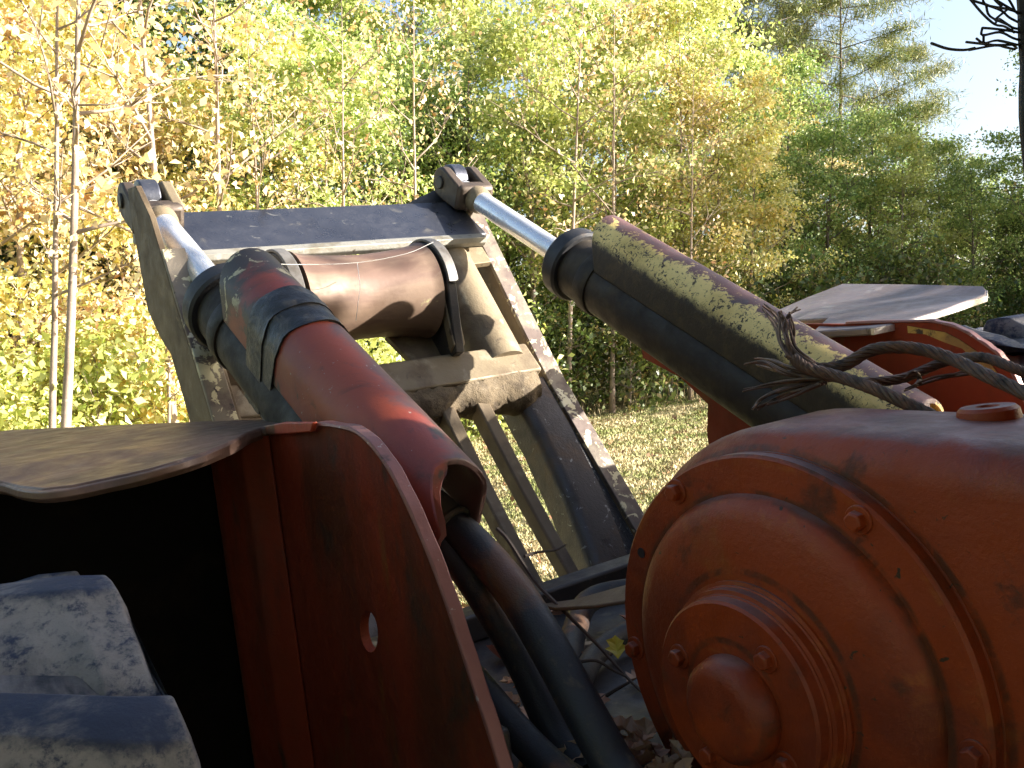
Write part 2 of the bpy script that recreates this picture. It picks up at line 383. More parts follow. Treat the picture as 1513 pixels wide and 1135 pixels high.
# lower posts
def rpost(line, w, mir=False):
    bm = bmesh.new(); secs = []
    for a, t in line:
        sec = []; r = .05; m0 = -2.725
        q = [(a + w, m0)]
        for k in range(7):
            th = R(90 + 90 * k / 6); q.append((a + r + r * math.cos(th), m0 - r + r * math.sin(th)))
        q += [(a, m0 - .16), (a + w, m0 - .16)]
        for x, m in q: sec.append(AR(2 * 1.715 - x if mir else x, t, m))
        secs.append(sec)
    add_sweep(bm, secs); finish(bm, 'lower_post', M['scraped'], arch, 0, None, 50)
PL = [(2.235, 1.88), (2.225, 1.60), (2.19, 1.30), (2.14, 1.05), (2.08, .82)]
rpost(PL, .17); rpost(PL, .17, True)
# top beam: bent plate with a rolled lip and a backing panel
B0, B1 = 1.01, 2.434
bm = bmesh.new()
prof = [(2.90, -2.62), (2.615, -2.56), (2.595, -2.585), (2.88, -2.645)]
add_sweep(bm, [[AR(a, t, m) for t, m in prof] for a in (B0, B1)])
finish(bm, 'top_plate', M['sky_blue_steel'], arch, .004)
bm = bmesh.new()
prof = [(2.612, -2.555), (2.570, -2.540), (2.556, -2.56), (2.560, -2.585), (2.59, -2.597)]
add_sweep(bm, [[AR(a, t, m) for t, m in prof] for a in (B0, 1.5, 2.0, B1 - .03)])
finish(bm, 'beam_lip', M['ledge'], arch, .003)
prism('backing_panel', [AR(B0, 2.60, -2.63), AR(2.43, 2.60, -2.63), AR(2.43, 2.50, -2.63), AR(1.9, 2.47, -2.63), AR(B0, 2.42, -2.63)], N3 * -.03, M['dust'], arch, .003)
prism('rear_rail', [AR(1.05, 2.945, -2.70), AR(2.40, 2.965, -2.70), AR(2.40, 2.90, -2.70), AR(1.05, 2.885, -2.70)], N3 * -.05, M['dark'], arch, .004)
prism('rail_clip', [AR(1.93, 2.985, -2.69), AR(2.03, 2.985, -2.69), AR(2.03, 2.90, -2.69), AR(1.93, 2.90, -2.69)], N3 * -.07, M['brown'], arch, .006)
prism('gusset', [AR(2.13, 2.915, -2.66), AR(2.43, 3.05, -2.66), AR(2.43, 2.89, -2.66)], N3 * -.03, M['dark'], arch, .003)
# lugs on the post heads that the rod forks straddle
def lug(a, s, u, mat):
    c0 = CY(a - .036, s, u); pts = []
    for k in range(13):
        th = R(-20 + 190 * k / 12); pts.append(c0 + (D1 * math.cos(th) + U1 * math.sin(th)) * .082)
    pts += [c0 - D1 * .085 - U1 * .16, c0 + D1 * .09 - U1 * .22]
    prism('post_lug', pts, XA * .072, mat, arch, .006)
lug(1.02, 3.70, -1.385, M['sky_blue_steel']); lug(2.455, 3.72, -1.345, M['sky_blue_steel'])
# roller and its cheeks
RT, RM = 2.335, -2.60
RA0, RA1 = 1.395, 1.965
prof = []
for k in range(25):
    x = k / 24; r = .170 + .027 * (2 * x - 1) ** 2 + (.006 if k in (0, 24) else 0)
    prof.append((RA0 + (RA1 - RA0) * x, r))
prof = [(RA0, .05)] + prof + [(RA1, .05)]
lathe('fairlead_roller', prof, AR(0, RT, RM), XA, M['roller'], arch, 56, 0, 'hourglass steel roller worn purplish brown')
def cheek(a, w, ro, mat):
    pts = []
    for k in range(21):
        th = R(-25 + 230 * k / 20); pts.append(AR(a, RT, RM) + (N3 * math.cos(th) + D3 * math.sin(th)) * ro)
    pts.append(AR(a, 2.06, RM - .20)); pts.append(AR(a, 2.0, RM - .02)); pts.append(AR(a, 2.06, RM + .03))
    prism('roller_cheek', pts, XA * w, mat, arch, .005)
cheek(1.330, .042, .200, M['dark']); cheek(1.985, .042, .204, M['dark'])
def rim(a, ro):
    bm = bmesh.new(); secs = []
    for k in range(23):
        th = R(-35 + 215 * k / 22); d = N3 * math.cos(th) + D3 * math.sin(th); c0 = AR(a, RT, RM)
        secs.append([c0 + d * (ro + .002), c0 + XA * .046 + d * (ro + .002), c0 + XA * .046 + d * (ro + .014), c0 + d * (ro + .014)])
    add_sweep(bm, secs); finish(bm, 'cheek_rim', M['grey'], arch, .003)
rim(1.328, .200); rim(1.983, .204)
prism('cheek_bracket', [AR(1.79, 2.22, -2.72), AR(1.99, 2.30, -2.72), AR(1.99, 2.02, -2.72), AR(1.86, 2.02, -2.72)], N3 * -.03, M['brown'], arch, .004)
prism('cheek_foot', [AR(1.978, 2.20, -2.50), AR(2.035, 2.20, -2.50), AR(2.035, 2.025, -2.60), AR(1.978, 2.025, -2.60)], N3 * -.05, M['dust'], arch, .004)
prism('cheek_bracket', [AR(1.40, 2.30, -2.72), AR(1.60, 2.22, -2.72), AR(1.53, 2.02, -2.72), AR(1.40, 2.02, -2.72)], N3 * -.03, M['brown'], arch, .004)
# standing guide tubes beside the roller
def gtube(a):
    pts = [AR(a, 1.98, -2.74), AR(a, 2.2, -2.725), AR(a, 2.55, -2.70), AR(a, 2.66, -2.70), AR(a, 2.705, -2.70), AR(a, 2.72, -2.70)]
    tube('guide_tube', pts, [.115, .115, .115, .105, .07, .01], M['dust'], arch, 28)
gtube(2.245); gtube(1.175)
# crossbar with its muddy belly
C0, C1 = 1.03, 2.37
bm = bmesh.new()
prof = [(2.03, -2.66), (2.04, -2.68), (2.03, -2.86), (1.88, -2.86), (1.875, -2.655)]
add_sweep(bm, [[AR(a, t, m) for t, m in prof] for a in (C0, C1)])
finish(bm, 'crossbar', M['dust'], arch, .01)
bm = bmesh.new(); secs = []; NA = 70
for i in range(NA + 1):
    a = C0 + .02 + (C1 - C0 - .05) * i / NA; sec = []
    x = (a - 1.6) / .8
    dr = .02 * math.sin(a * 9) + .012 * math.sin(a * 31 + 1)
    for k in range(15):
        th = math.pi * k / 14
        r = .105 + dr + rng.uniform(-.006, .006) - .025 * max(0, x) ** 2
        jag = rng.uniform(-.012, .004) if k < 2 else 0
        sec.append(AR(a, 1.871 - r * math.sin(th) * 1.05 - jag, -2.755 + math.cos(th) * (.095 + .3 * (r - .105)) * 1.02))
    secs.append(sec)
add_sweep(bm, secs); finish(bm, 'mud_crust', M['mud'], arch, 0, 'dried mud caked under the crossbar', 70)
# slats below the crossbar
for j, a in enumerate((1.32, 1.49, 1.665, 1.845, 2.01)):
    bm = bmesh.new(); secs = []
    for k in range(9):
        t = 1.80 - (1.80 - .86) * k / 8; bow = -.03 * math.sin(math.pi * k / 8)
        w = .062 - .012 * k / 8; aa = a + .012 * math.sin(3 * k / 8) - .02 * k / 8
        d = .085 - .02 * k / 8
        secs.append([AR(aa, t, -2.70 + bow), AR(aa + w, t, -2.70 + bow), AR(aa + w, t, -2.70 + bow - d), AR(aa, t, -2.70 + bow - d)])
    add_sweep(bm, secs); finish(bm, 'slat', M['brown'], arch, .008)
prism('foot_bar', [AR(.95, .90, -2.66), AR(2.5, .90, -2.66), AR(2.5, .80, -2.66), AR(.95, .80, -2.66)], N3 * -.25, M['dark'], arch, .006)

# --- lift cylinders
def cylinder(a, u0, guard_mat, s_near, s_bar, lab):
    cy = empty('lift_cylinder', SK); cy['label'] = lab
    ax = lambda s, u=0: CY(a, s, u0 + u)
    lathe('rod', [(0, .001), (0, .049), (.93, .049), (.93, .001)], ax(2.70), D1, M['chrome'], cy, 40)
    # fork at the rod's head: yoke, two arms with round ends, pin
    S0 = 3.70
    lathe('rod_collar', [(0, .02), (0, .052), (.015, .060), (.05, .064), (.07, .058), (.07, .02)], ax(3.47), D1, M['dust'], cy, 32)
    prism('yoke', [ax(3.52) + XA * -.095 + U1 * .06, ax(3.52) + XA * .095 + U1 * .06, ax(3.52) + XA * .095 - U1 * .06, ax(3.52) - XA * .095 - U1 * .06], D1 * .085, M['fork'], cy, .02)
    for da, mt in ((-.098, M['fork']), (.050, M['dust'] if a < 2 else M['fork'])):
        pts = []
        for k in range(13):
            th = R(-90 + 180 * k / 12); pts.append(ax(S0, .02) + XA * da + (D1 * math.cos(th) + U1 * math.sin(th)) * .072)
        pts += [ax(3.54, .055) + XA * da, ax(3.54, -.06) + XA * da]
        prism('fork_arm', pts, XA * .048, mt, cy, .01)
    bm = bmesh.new(); add_lathe(bm, [(-.108, .001), (-.108, .030), (.108, .030), (.108, .001)], ax(S0, .02), XA, 24)
    finish(bm, 'fork_pin', M['dark'], cy, .004)
    # barrel and gland
    lathe('barrel', [(0, .02), (0, .126), (2.72 - s_bar, .126), (2.72 - s_bar, .02)], ax(s_bar), D1, M['barrel'], cy, 48)
    lathe('gland_ring', [(0, .1), (0, .142), (.012, .150), (.072, .150), (.085, .142), (.09, .05)], ax(2.70), D1, M['black'], cy, 48)
    lathe('barrel_collar', [(0, .1), (0, .133), (.01, .137), (.06, .137), (.07, .133), (.07, .1)], ax(2.52), D1, M['barrel'], cy, 48)
    # saddle guard over the barrel: half pipe with side skirts
    def ring(hw, top, skirt):
        out = [(-hw, skirt)]
        for k in range(17):
            th = math.pi - math.pi * k / 16; out.append((hw * math.cos(th), top - hw + hw * math.sin(th)))
        return out + [(hw, skirt)]
    o = ring(.108, .268, .075); i_ = ring(.092, .252, .075)
    loop = o + list(reversed(i_))
    bm = bmesh.new(); secs = []
    for s, sk in ((s_near, .03), (s_near + .02, 0), (1.6, 0), (2.0, 0), (2.42, 0), (2.56, .02)):
        sec = []
        for idx, (x, u) in enumerate(loop):
            ss = s
            if s == 2.56: ss = s + .05 * (u - .17) / .1                     # cut slanting back at the skirts
            if s <= s_near + .03: ss = s - (.15 if x < 0 else .02) * min(1, max(0, (.262 - u) / .06))
            sec.append(CY(a + x, ss, u0 + u))
        secs.append(sec)
    add_sweep(bm, secs); g = finish(bm, 'guard', guard_mat, cy, .004, None, 40)
    return cy, ax, ring
cyL, axL, ringf = cylinder(1.02, -1.405, M['guard'], 1.40, 1.80, 'lift cylinder under a scuffed red half pipe guard wrapped with black tape')
cyR, axR, _ = cylinder(2.465, -1.36, M['yellow'], 1.15, 1.05, 'lift cylinder under a guard of flaking yellow paint')
def tape(s0, s1, slant, off_, nm='tape_wrap'):
    bm = bmesh.new(); secs = []
    outer = ringf(.108 + off_, .268 + off_, -.06); inner = ringf(.1085, .2685, -.06)
    for q in range(7):
        s = s0 + (s1 - s0) * q / 6; sec = []
        for lp in (outer, list(reversed(inner))):
            for x, u in lp:
                w = .0025 * math.sin(q * 2.3 + x * 40) if lp is outer else 0
                sec.append(CY(1.02 + x, s + slant * (.2 - u) + .006 * math.sin(u * 60), -1.405 + u + w))
        secs.append(sec)
    add_sweep(bm, secs); finish(bm, nm, M['tape'], cyL, 0, None, 60)
tape(2.10, 2.215, .12, .006); tape(2.19, 2.30, -.05, .010)

# --- winch
winch = empty('winch', SK); winch['label'] = 'orange painted winch with round bolted gear cover'
WB, WC = 1.165, -.727
def WP(a, b, c): return V(a, b, c)
# gear case: round at the rear, running forward under the cab
outline = []
RC = .452
for k in range(41):
    th = R(-120 + 210 * (k) / 40)                    # from below rear up to the top
    outline.append((WB + RC * math.cos(th), WC + RC * math.sin(th)))
outline += [(.9, WC + RC - .004), (.6, WC + RC - .022), (.25, WC + RC - .05), (.25, -1.15)]
bm = bmesh.new(); secs = []
cen = (.85, -.75)
def inset(o, d):
    res = []
    n = len(o)
    for i in range(n):
        p, q = Vector((*o[i - 1], 0)), Vector((*o[(i + 1) % n], 0)); t = (q - p).normalized(); nrm = Vector((-t.y, t.x, 0))
        res.append((o[i][0] + nrm.x * d, o[i][1] + nrm.y * d))
    return res
RF = .075
for k in range(9):
    th = math.pi / 2 * k / 8
    ins = RF * (1 - math.sin(th)); aa = 1.335 + RF * (1 - math.cos(th))
    o = inset(outline, ins); secs.append([V(aa, b, c) for b, c in o])
secs.append([V(1.60, b, c) for b, c in outline])
for k in range(1, 6):
    th = math.pi / 2 * k / 5
    o = inset(outline, RF * (1 - math.cos(th))); secs.append([V(1.60 + RF * math.sin(th), b, c) for b, c in o])
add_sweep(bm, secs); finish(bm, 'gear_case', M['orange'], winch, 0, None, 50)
NA_ = Vector((-1, 0, 0)); WO = V(1.34, WB, WC)
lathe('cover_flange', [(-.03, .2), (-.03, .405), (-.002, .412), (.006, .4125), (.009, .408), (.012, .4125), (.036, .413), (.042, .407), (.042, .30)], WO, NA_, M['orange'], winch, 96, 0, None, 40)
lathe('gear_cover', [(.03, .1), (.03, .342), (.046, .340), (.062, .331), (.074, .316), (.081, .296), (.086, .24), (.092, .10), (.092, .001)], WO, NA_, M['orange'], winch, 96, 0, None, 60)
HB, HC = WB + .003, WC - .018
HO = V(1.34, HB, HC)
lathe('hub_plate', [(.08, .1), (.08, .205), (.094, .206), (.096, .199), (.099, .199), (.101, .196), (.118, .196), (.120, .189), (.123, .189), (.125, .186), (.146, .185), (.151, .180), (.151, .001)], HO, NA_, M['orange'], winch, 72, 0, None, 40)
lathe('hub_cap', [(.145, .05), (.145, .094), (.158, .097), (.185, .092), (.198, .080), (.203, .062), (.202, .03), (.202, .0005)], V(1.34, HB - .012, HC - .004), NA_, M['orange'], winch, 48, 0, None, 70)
def hexbolt(org, r, h, tilt, nm='bolt', washer=True):
    bm = bmesh.new()
    if washer: add_lathe(bm, [(-.004, .001), (-.004, r * 1.45), (.004, r * 1.45), (.005, .001)], org, NA_, 24)
    ux = Vector((0, math.cos(tilt), math.sin(tilt)))
    add_lathe(bm, [(.003, .001), (.003, r), (h * .85, r), (h, r * .82), (h, .001)], org, NA_, 6, ux)
    finish(bm, nm, M['orange'], winch, .0015, None, 25)
import_pts = None
def on_a(px, py, a):                                  # helper: where a sight line through a pixel meets the plane a = const
    d = camdir((px - 756.5) / FPX, (567.5 - py) / FPX, 1)
    r = Vector((d.dot(AX), d.dot(BX), d.dot(CX))); r *= a / r.x; return r.y, r.z
for k in range(6):
    th = R((58, 124, 184, 244, 304, -6)[k]); rr = .384
    hexbolt(V(1.298, WB + rr * math.cos(th), WC + rr * math.sin(th)), .0175, .022, .3 * k)
for k in range(4):
    th = R((24, 131, 215, 300)[k]); rr = .136
    hexbolt(V(1.190, HB + rr * math.cos(th), HC + rr * math.sin(th)), .0165, .020, .5 * k)
lathe('dowel_hole', [(0, .0001), (0, .011), (.002, .011), (.002, .0001)], V(1.2985, WB + .377 * math.cos(R(28.7)), WC + .377 * math.sin(R(28.7))), NA_, M['black'], winch, 16)
# filler plug on top
lathe('filler_plug', [(-.03, .01), (-.03, .052), (.004, .052), (.014, .050), (.020, .044), (.020, .02), (.014, .016), (.014, .001)], V(1.585, .88, WC + RC - .008), Vector((0, .05, 1)), M['orange'], winch, 32)
# drum and far end frame
lathe('drum', [(0, .1), (0, .34), (.03, .34), (.03, .2), (.50, .2), (.50, .34), (.53, .34), (.53, .1)], V(1.70, WB, WC), XA, M['dark'], winch, 48)
box('side_frame', (2.25, .5, -1.15), (2.33, 1.5, -.42), M['orange'], winch, .02)

# --- fenders
def pdm(px, py, d):
    v = camdir((px - 756.5) / FPX, (567.5 - py) / FPX, 1) * d
    return Vector((v.dot(AX), v.dot(BX), v.dot(CX))) - BASE
fl = empty('fender', SK); fl['label'] = 'left fender with a bent weathered top plate and red side panel'
edge = [(2.60, -.221), (2.09, -.221), (1.97, -.222), (1.873, -.231), (1.80, -.262), (1.74, -.305), (1.69, -.36), (1.635, -.436), (1.591, -.511), (1.555, -.585), (1.524, -.657), (1.485, -.745), (1.447, -.838), (1.40, -.98), (1.37, -1.15), (1.36, -1.45)]
def hole_panel(name, a, outer, holes, thick, mat, parent):
    bm = bmesh.new(); es = []
    for lp in [outer] + holes:
        vs_ = [bm.verts.new(V(a, b, c)) for b, c in lp]
        for i in range(len(vs_)): es.append(bm.edges.new((vs_[i], vs_[(i + 1) % len(vs_)])))
    r = bmesh.ops.triangle_fill(bm, use_beauty=True, use_dissolve=False, edges=es)
    faces = list(bm.faces)
    r = bmesh.ops.extrude_face_region(bm, geom=faces)
    for v in r['geom']:
        if isinstance(v, bmesh.types.BMVert): v.co += XA * thick
    return finish(bm, name, mat, parent, 0, None, 30)
hole = []
for k in range(20):
    th = 2 * math.pi * k / 20; hole.append((1.957 + .046 * math.cos(th) - .10 * .16 * math.sin(th), -.692 + .052 * math.sin(th)))
hole_panel('side_panel', .86, [(2.60, -.240), (2.12, -.236)] + edge[1:] + [(2.85, -1.45), (2.85, -.242)], [hole], .022, M['red_inner'], fl)
def bead(a, ed, parent, w=.03, mat='edge'):
    bm = bmesh.new(); secs = []
    for i, (b, c) in enumerate(ed):
        p, q = ed[max(i - 1, 0)], ed[min(i + 1, len(ed) - 1)]
        t = Vector((0, q[0] - p[0], q[1] - p[1])).normalized(); n = Vector((0, t.z, -t.y))
        if n.y > 0 and abs(n.y) > abs(n.z): n = -n
        if abs(n.z) >= abs(n.y) and n.z < 0: n = -n
        wob = .0015 * math.sin(i * 1.7)
        o = V(a, b, c)
        secs.append([o - XA * .003 + n * .001, o + XA * w + n * .001, o + XA * (w - .003) + n * (.009 + wob), o + n * (.009 + wob)])
    add_sweep(bm, secs); finish(bm, 'edge_bead', M[mat], parent, .002, None, 40)
def dense(ed, n=3): return [(p.x, p.y) for p in smooth_path([Vector((b, c, 0)) for b, c in ed], n)]
bead(.855, dense(edge[1:]), fl)
# stiffener standing off the panel
prism('stiffener', [V(.858, 2.42, -.25), V(.80, 2.50, -.25), V(.79, 2.76, -.25), V(.858, 2.83, -.25)], ZC * -1.15, M['red_inner'], fl, .01)
# top plate with a wavy torn front edge
inner = [(.962, 2.33), (.945, 2.46), (.927, 2.593), (.83, 2.90), (.705, 3.238), (.56, 3.60), (.42, 3.95), (-.25, 4.0)]
front = [(-.25, 2.62), (-.02, 2.66), (.10, 2.60), (.17, 2.50), (.221, 2.36), (.235, 2.22), (.262, 2.10), (.31, 2.05), (.366, 2.035), (.41, 2.015), (.451, 2.008), (.52, 2.03), (.581, 2.075), (.65, 2.15), (.708, 2.229), (.77, 2.335), (.83, 2.40), (.88, 2.37)]
outl = inner + [(x, y) for x, y in front]
bm = bmesh.new()
add_prism(bm, [V(a, b, -.232 - (.018 * math.exp(-((a - .25) / .2) ** 2) if b < 2.4 else 0)) for a, b in outl], ZC * -.024)
finish(bm, 'top_plate', M['plate'], fl, .005)
lipl = [(p.x, p.y) for p in smooth_path([Vector((a, b, 0)) for a, b in front[2:-1]], 3)]
bm = bmesh.new(); secs = []
for a, b in lipl:
    z = -.236 - (.018 * math.exp(-((a - .25) / .2) ** 2)); k = .004 * math.sin(a * 30)
    secs.append([V(a + .004, b + .012, z + .002), V(a - .006, b - .010, z - .002), V(a - .008, b - .013 + k, z - .016), V(a + .004, b + .008, z - .028)])
add_sweep(bm, secs); finish(bm, 'torn_lip', M['plate'], fl, .002)
def ona(px, py, a):
    v = pdm(px, py, 1) + BASE; return v * (a / v.x) - BASE
prism('flange_tab', [ona(384, 631, .853), ona(425, 623, .853), ona(470, 623, .853), ona(467, 637, .853), ona(430, 640, .853), ona(402, 641, .853)], XA * -.014, M['red'], fl, .003)
# black sheet closing the fender's rear, painting the shade beneath the plate
prism('rear_closure', [V(-.30, 2.80, -.262), V(.859, 2.80, -.262), V(.859, 2.80, -1.6), V(-.30, 2.80, -1.6)], YB * .02, M['shade_black'], fl, .003)

frn = empty('fender', SK); frn['label'] = 'right fender with a flat plate tipped up over a red side panel'
edr = [(2.45, -.170), (2.233, -.176), (2.033, -.188), (1.755, -.196), (1.70, -.203), (1.643, -.22), (1.60, -.243), (1.56, -.272), (1.53, -.295), (1.506, -.319), (1.47, -.38), (1.44, -.47), (1.40, -.62), (1.37, -.80), (1.36, -1.45)]
hole_panel('side_panel', 2.80, edr + [(2.74, -1.45), (2.74, -.59), (2.72, -.48), (2.86, -.37), (3.08, -.28), (3.08, -.172)], [], .022, M['red_inner'], frn)
yp = [(b + .03, c - .012) for b, c in edr[4:11]]
prism('primer_patch', [V(2.796, b, c) for b, c in [(1.80, -.205)] + yp[1:] + [(1.52, -.40), (1.57, -.34), (1.62, -.285), (1.68, -.262), (1.74, -.235), (1.80, -.228)]], XA * .003, worn('old_yellow_primer', (.42, .27, .06), [((.05, .035, .02), 11, .50, .58, .8), ((.25, .14, .04), 5, .5, .65)], .6), frn, 0)
bead(2.797, dense(edr[2:]), frn)
def on_pix(px, py, a):
    b, c = on_a(px, py, a); return V(a, b, c)
pl = [on_pix(1290, 484, 2.70), on_pix(1338, 474, 2.86), on_pix(1400, 455, 3.10), on_pix(1457, 436, 3.38), on_pix(1458, 428, 3.42), on_pix(1452, 422, 3.45), on_pix(1350, 420, 3.55), on_pix(1245, 419, 3.75), on_pix(1190, 440, 3.45), on_pix(1140, 462, 3.2), on_pix(1150, 474, 3.0), on_pix(1222, 470, 2.92), on_pix(1200, 490, 2.72)]
bm = bmesh.new(); add_prism(bm, pl, ZC * -.026); finish(bm, 'top_plate', M['plate_grey'], frn, .006)
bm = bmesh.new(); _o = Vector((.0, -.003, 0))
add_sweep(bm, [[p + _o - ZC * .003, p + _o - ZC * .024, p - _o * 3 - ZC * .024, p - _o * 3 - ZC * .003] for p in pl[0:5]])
finish(bm, 'sunlit_edge', M['bright'], frn, 0)  # near-white strip paints sunlight on the plate's worn front edge

# --- tyres
def tread(Rt):
    # dried pale mud on the flanks of the lugs, the running faces scrubbed clean, reflected sky blue tinted into the rubber
    m, nt, p = newmat('muddy_tread')
    tc = nt.nodes.new('ShaderNodeTexCoord').outputs['Object']
    sp = nt.nodes.new('ShaderNodeSeparateXYZ'); nt.links.new(tc, sp.inputs[0])
    rr = mathn(nt, 'SQRT', mathn(nt, 'ADD', mathn(nt, 'MULTIPLY', sp.outputs['Y'], sp.outputs['Y']), mathn(nt, 'MULTIPLY', sp.outputs['Z'], sp.outputs['Z'])))
    n1 = noise(nt, tc, 5, 8, .7, .3); n2 = noise(nt, tc, 34, 9, .78, .2)
    x = mathn(nt, 'ADD', mathn(nt, 'DIVIDE', rr, Rt), mathn(nt, 'MULTIPLY', mathn(nt, 'SUBTRACT', n1, .5), .10))
    mud = mixc(nt, ramp(nt, n1, .40, .66), (.24, .22, .21), (.10, .095, .10))
    c = mixc(nt, ramp(nt, x, 1.0, .975), (.010, .020, .058), mud)
    c = mixc(nt, ramp(nt, mathn(nt, 'ADD', n2, mathn(nt, 'MULTIPLY', mathn(nt, 'SUBTRACT', n1, .5), .5)), .46, .64), c, (.011, .020, .056))
    nt.links.new(c, p.inputs['Base Color']); p.inputs['Roughness'].default_value = .6
    b = nt.nodes.new('ShaderNodeBump'); b.inputs['Strength'].default_value = .5; b.inputs['Distance'].default_value = .01
    nt.links.new(n2, b.inputs['Height']); nt.links.new(b.outputs[0], p.inputs['Normal'])
    return m
def tyre(ac, bc, cc, Rt, w, lab):
    org = V(ac, bc, cc)
    t = empty('tyre', SK, org); t['label'] = lab
    lugmat = tread(Rt)
    prof = [(-w / 2, Rt * .5), (-w / 2 - .03, Rt * .62), (-w / 2 - .03, Rt * .78), (-w / 2 + .01, Rt * .875), (-w / 2 + .08, Rt * .905), (0, Rt * .915), (w / 2 - .08, Rt * .905), (w / 2 - .01, Rt * .875), (w / 2 + .03, Rt * .78), (w / 2 + .03, Rt * .62), (w / 2, Rt * .5)]
    lathe('carcass', prof, Vector((0, 0, 0)), XA, M['rubber'], t, 72, 0, None, 50)
    lathe('rim', [(-w / 2 + .03, .12), (-w / 2 + .06, Rt * .4), (-w / 2, Rt * .52), (w / 2, Rt * .52), (w / 2 - .06, Rt * .4), (w / 2 - .03, .12)], Vector((0, 0, 0)), XA, M['red'], t, 40)
    # one lug, bent bar from the shoulder to past the middle
    mesh = {}
    for side in (1, -1):
        bm = bmesh.new(); secs = []
        K = 12
        for k in range(K + 1):
            x = k / K
            a = side * (w / 2 + .005 - x * (w / 2 + .07)); ang = -.23 * x
            endr = 1.0
            top = Rt; base = Rt * .895
            if k == 0: top = Rt * .945; a = side * (w / 2 + .022)
            if k == 1: top = Rt * .985; a = side * (w / 2 + .012)
            if k == K: top = Rt * .93
            fl_ = 1.0 + .25 * (k < 3)
            sec = []
            for rr, da in ((base, -.11), (top * .985, -.062), (top, -.05), (top * 1.003, 0), (top * .998, .05), (top * .985, .068), (top * .965, .105), (top * .945, .155 * fl_), (top * .925, .215 * fl_), (base, .27 * fl_)):
                q = ang + da
                sec.append(Vector((a, -rr * math.sin(q), rr * math.cos(q))))
            secs.append(sec)
        add_sweep(bm, secs)
        o = finish(bm, 'tread_lug', lugmat, t, .010, None, 60, 3)
        mesh[side] = o
    n = 13
    for side in (1, -1):
        o = mesh[side]; o.rotation_euler = (2 * math.pi * (.5 if side < 0 else 0) / n + LUG0, 0, 0)
        for k in range(1, n):
            c = o.copy(); col.objects.link(c); c.parent = t
            c.rotation_euler = (o.rotation_euler.x + 2 * math.pi * k / n, 0, 0)
    return t
LUG0 = R(7.0)
tyre(.00, 1.83, -1.21, .84, .58, 'left rear tyre with big lugs caked in pale dried mud')
tyre(3.62, 1.85, -1.13, .88, .58, 'right rear tyre behind the fender')

# --- deck, hoses
box('deck', (.89, .45, -1.02), (2.79, 2.62, -.985), M['dark'], SK, .004)
box('deck_crossmember', (.89, 2.40, -.985), (2.79, 2.50, -.90), M['dark'], SK, .01)
box('deck_rail', (.892, 1.50, -.984), (.925, 2.40, -.80), M['dark'], SK, .01)
prism('cover_strip', [pdm(795, 892, 2.55), pdm(850, 886, 2.5), pdm(930, 862, 2.35), pdm(932, 886, 2.25), pdm(880, 894, 2.35), pdm(820, 897, 2.5)], ZC * -.01, M['brown'], SK, .003)
h1 = [V(1.03, 2.05, -.40), V(1.055, 1.95, -.445), V(1.07, 1.895, -.482), V(1.084, 1.821, -.525), V(1.091, 1.687, -.612), V(1.087, 1.557, -.728), V(1.076, 1.432, -.845), V(1.073, 1.368, -.905), V(1.07, 1.25, -.97)]
ho = tube('hydraulic_hose', h1, .043, M['hose'], SK, 20, 6)
tube('hose_ferrule', h1[:3], .049, M['ferrule'], ho, 24, 5)
lathe('ferrule_ring', [(0, .04), (0, .051), (.008, .054), (.016, .051), (.016, .04)], h1[2], h1[3] - h1[1], M['ferrule'], ho, 28)
h2 = [V(1.00, 2.02, -.46), V(1.03, 1.93, -.50), V(1.06, 1.85, -.57), V(1.085, 1.77, -.68), V(1.099, 1.70, -.78), V(1.093, 1.597, -.905), V(1.088, 1.50, -.96)]
tube('hydraulic_hose', h2, .037, M['hose'], SK, 20, 6)
tube('hydraulic_hose', [V(.99, 1.9, -.72), V(1.0, 1.75, -.80), V(1.01, 1.55, -.90), V(1.03, 1.4, -.94), V(1.1, 1.25, -.95)], .035, M['hose'], SK, 16, 6)
tube('hydraulic_hose', [V(1.40, 1.95, -.955), V(1.56, 2.12, -.93), V(1.72, 2.22, -.90), V(1.9, 2.12, -.90), V(2.05, 1.95, -.92)], .036, M['hose'], SK, 16, 6)
tube('hydraulic_hose', [V(1.30, 1.80, -.95), V(1.50, 1.95, -.94), V(1.70, 1.98, -.93), V(1.95, 1.85, -.94)], .03, M['hose'], SK, 16, 6)
fit_ = tube('hose_fitting', [V(1.37, 2.13, -.93), V(1.42, 2.19, -.89), V(1.46, 2.24, -.86)], .036, M['ledge'], SK, 18, 3)
lathe('hex_nut', [(0, .01), (0, .045), (.04, .045), (.04, .01)], V(1.395, 2.16, -.915), Vector((.5, .6, .4)), M['dark'], fit_, 6)
# --- cab behind the eye: post with torn expanded metal at the right edge, walls and roof that shade the deck
cab = empty('cab', SK); cab['label'] = 'dark cab frame with a torn expanded metal screen'
bm = bmesh.new(); secs = []
for k in range(45):
    c = -.30 + 1.35 * k / 44
    dx = 0
    if c < .30: dx = -.010 * math.exp(-((c - .16) / .05) ** 2) - .012 * (max(0, .28 - c) / .28)
    dx += .0015 * math.sin(c * 47) - .004 * math.exp(-((c - .22) / .02) ** 2) * -1
    secs.append([V(1.207 + dx, .600, c), V(1.26, .600, c), V(1.27, .57, c), V(1.27, .50, c), V(1.215 + dx, .50, c)])
add_sweep(bm, secs); finish(bm, 'rear_post', M['black'], cab, .006, None, 50)
def wall(nm, p0, p1): return box(nm, p0, p1, M['red'], cab, .006)
CAB_R = 2.80
wall('rear_wall', (1.29, .42, -1.0), (CAB_R, .46, .16))
wall('roof', (-.7, -1.3, 1.03), (CAB_R + .1, .90, 1.09))  # unseen; stretched far left of the cab posts to block sky light
wall('right_wall', (CAB_R - .03, -1.25, -1.0), (CAB_R, .41, .55))
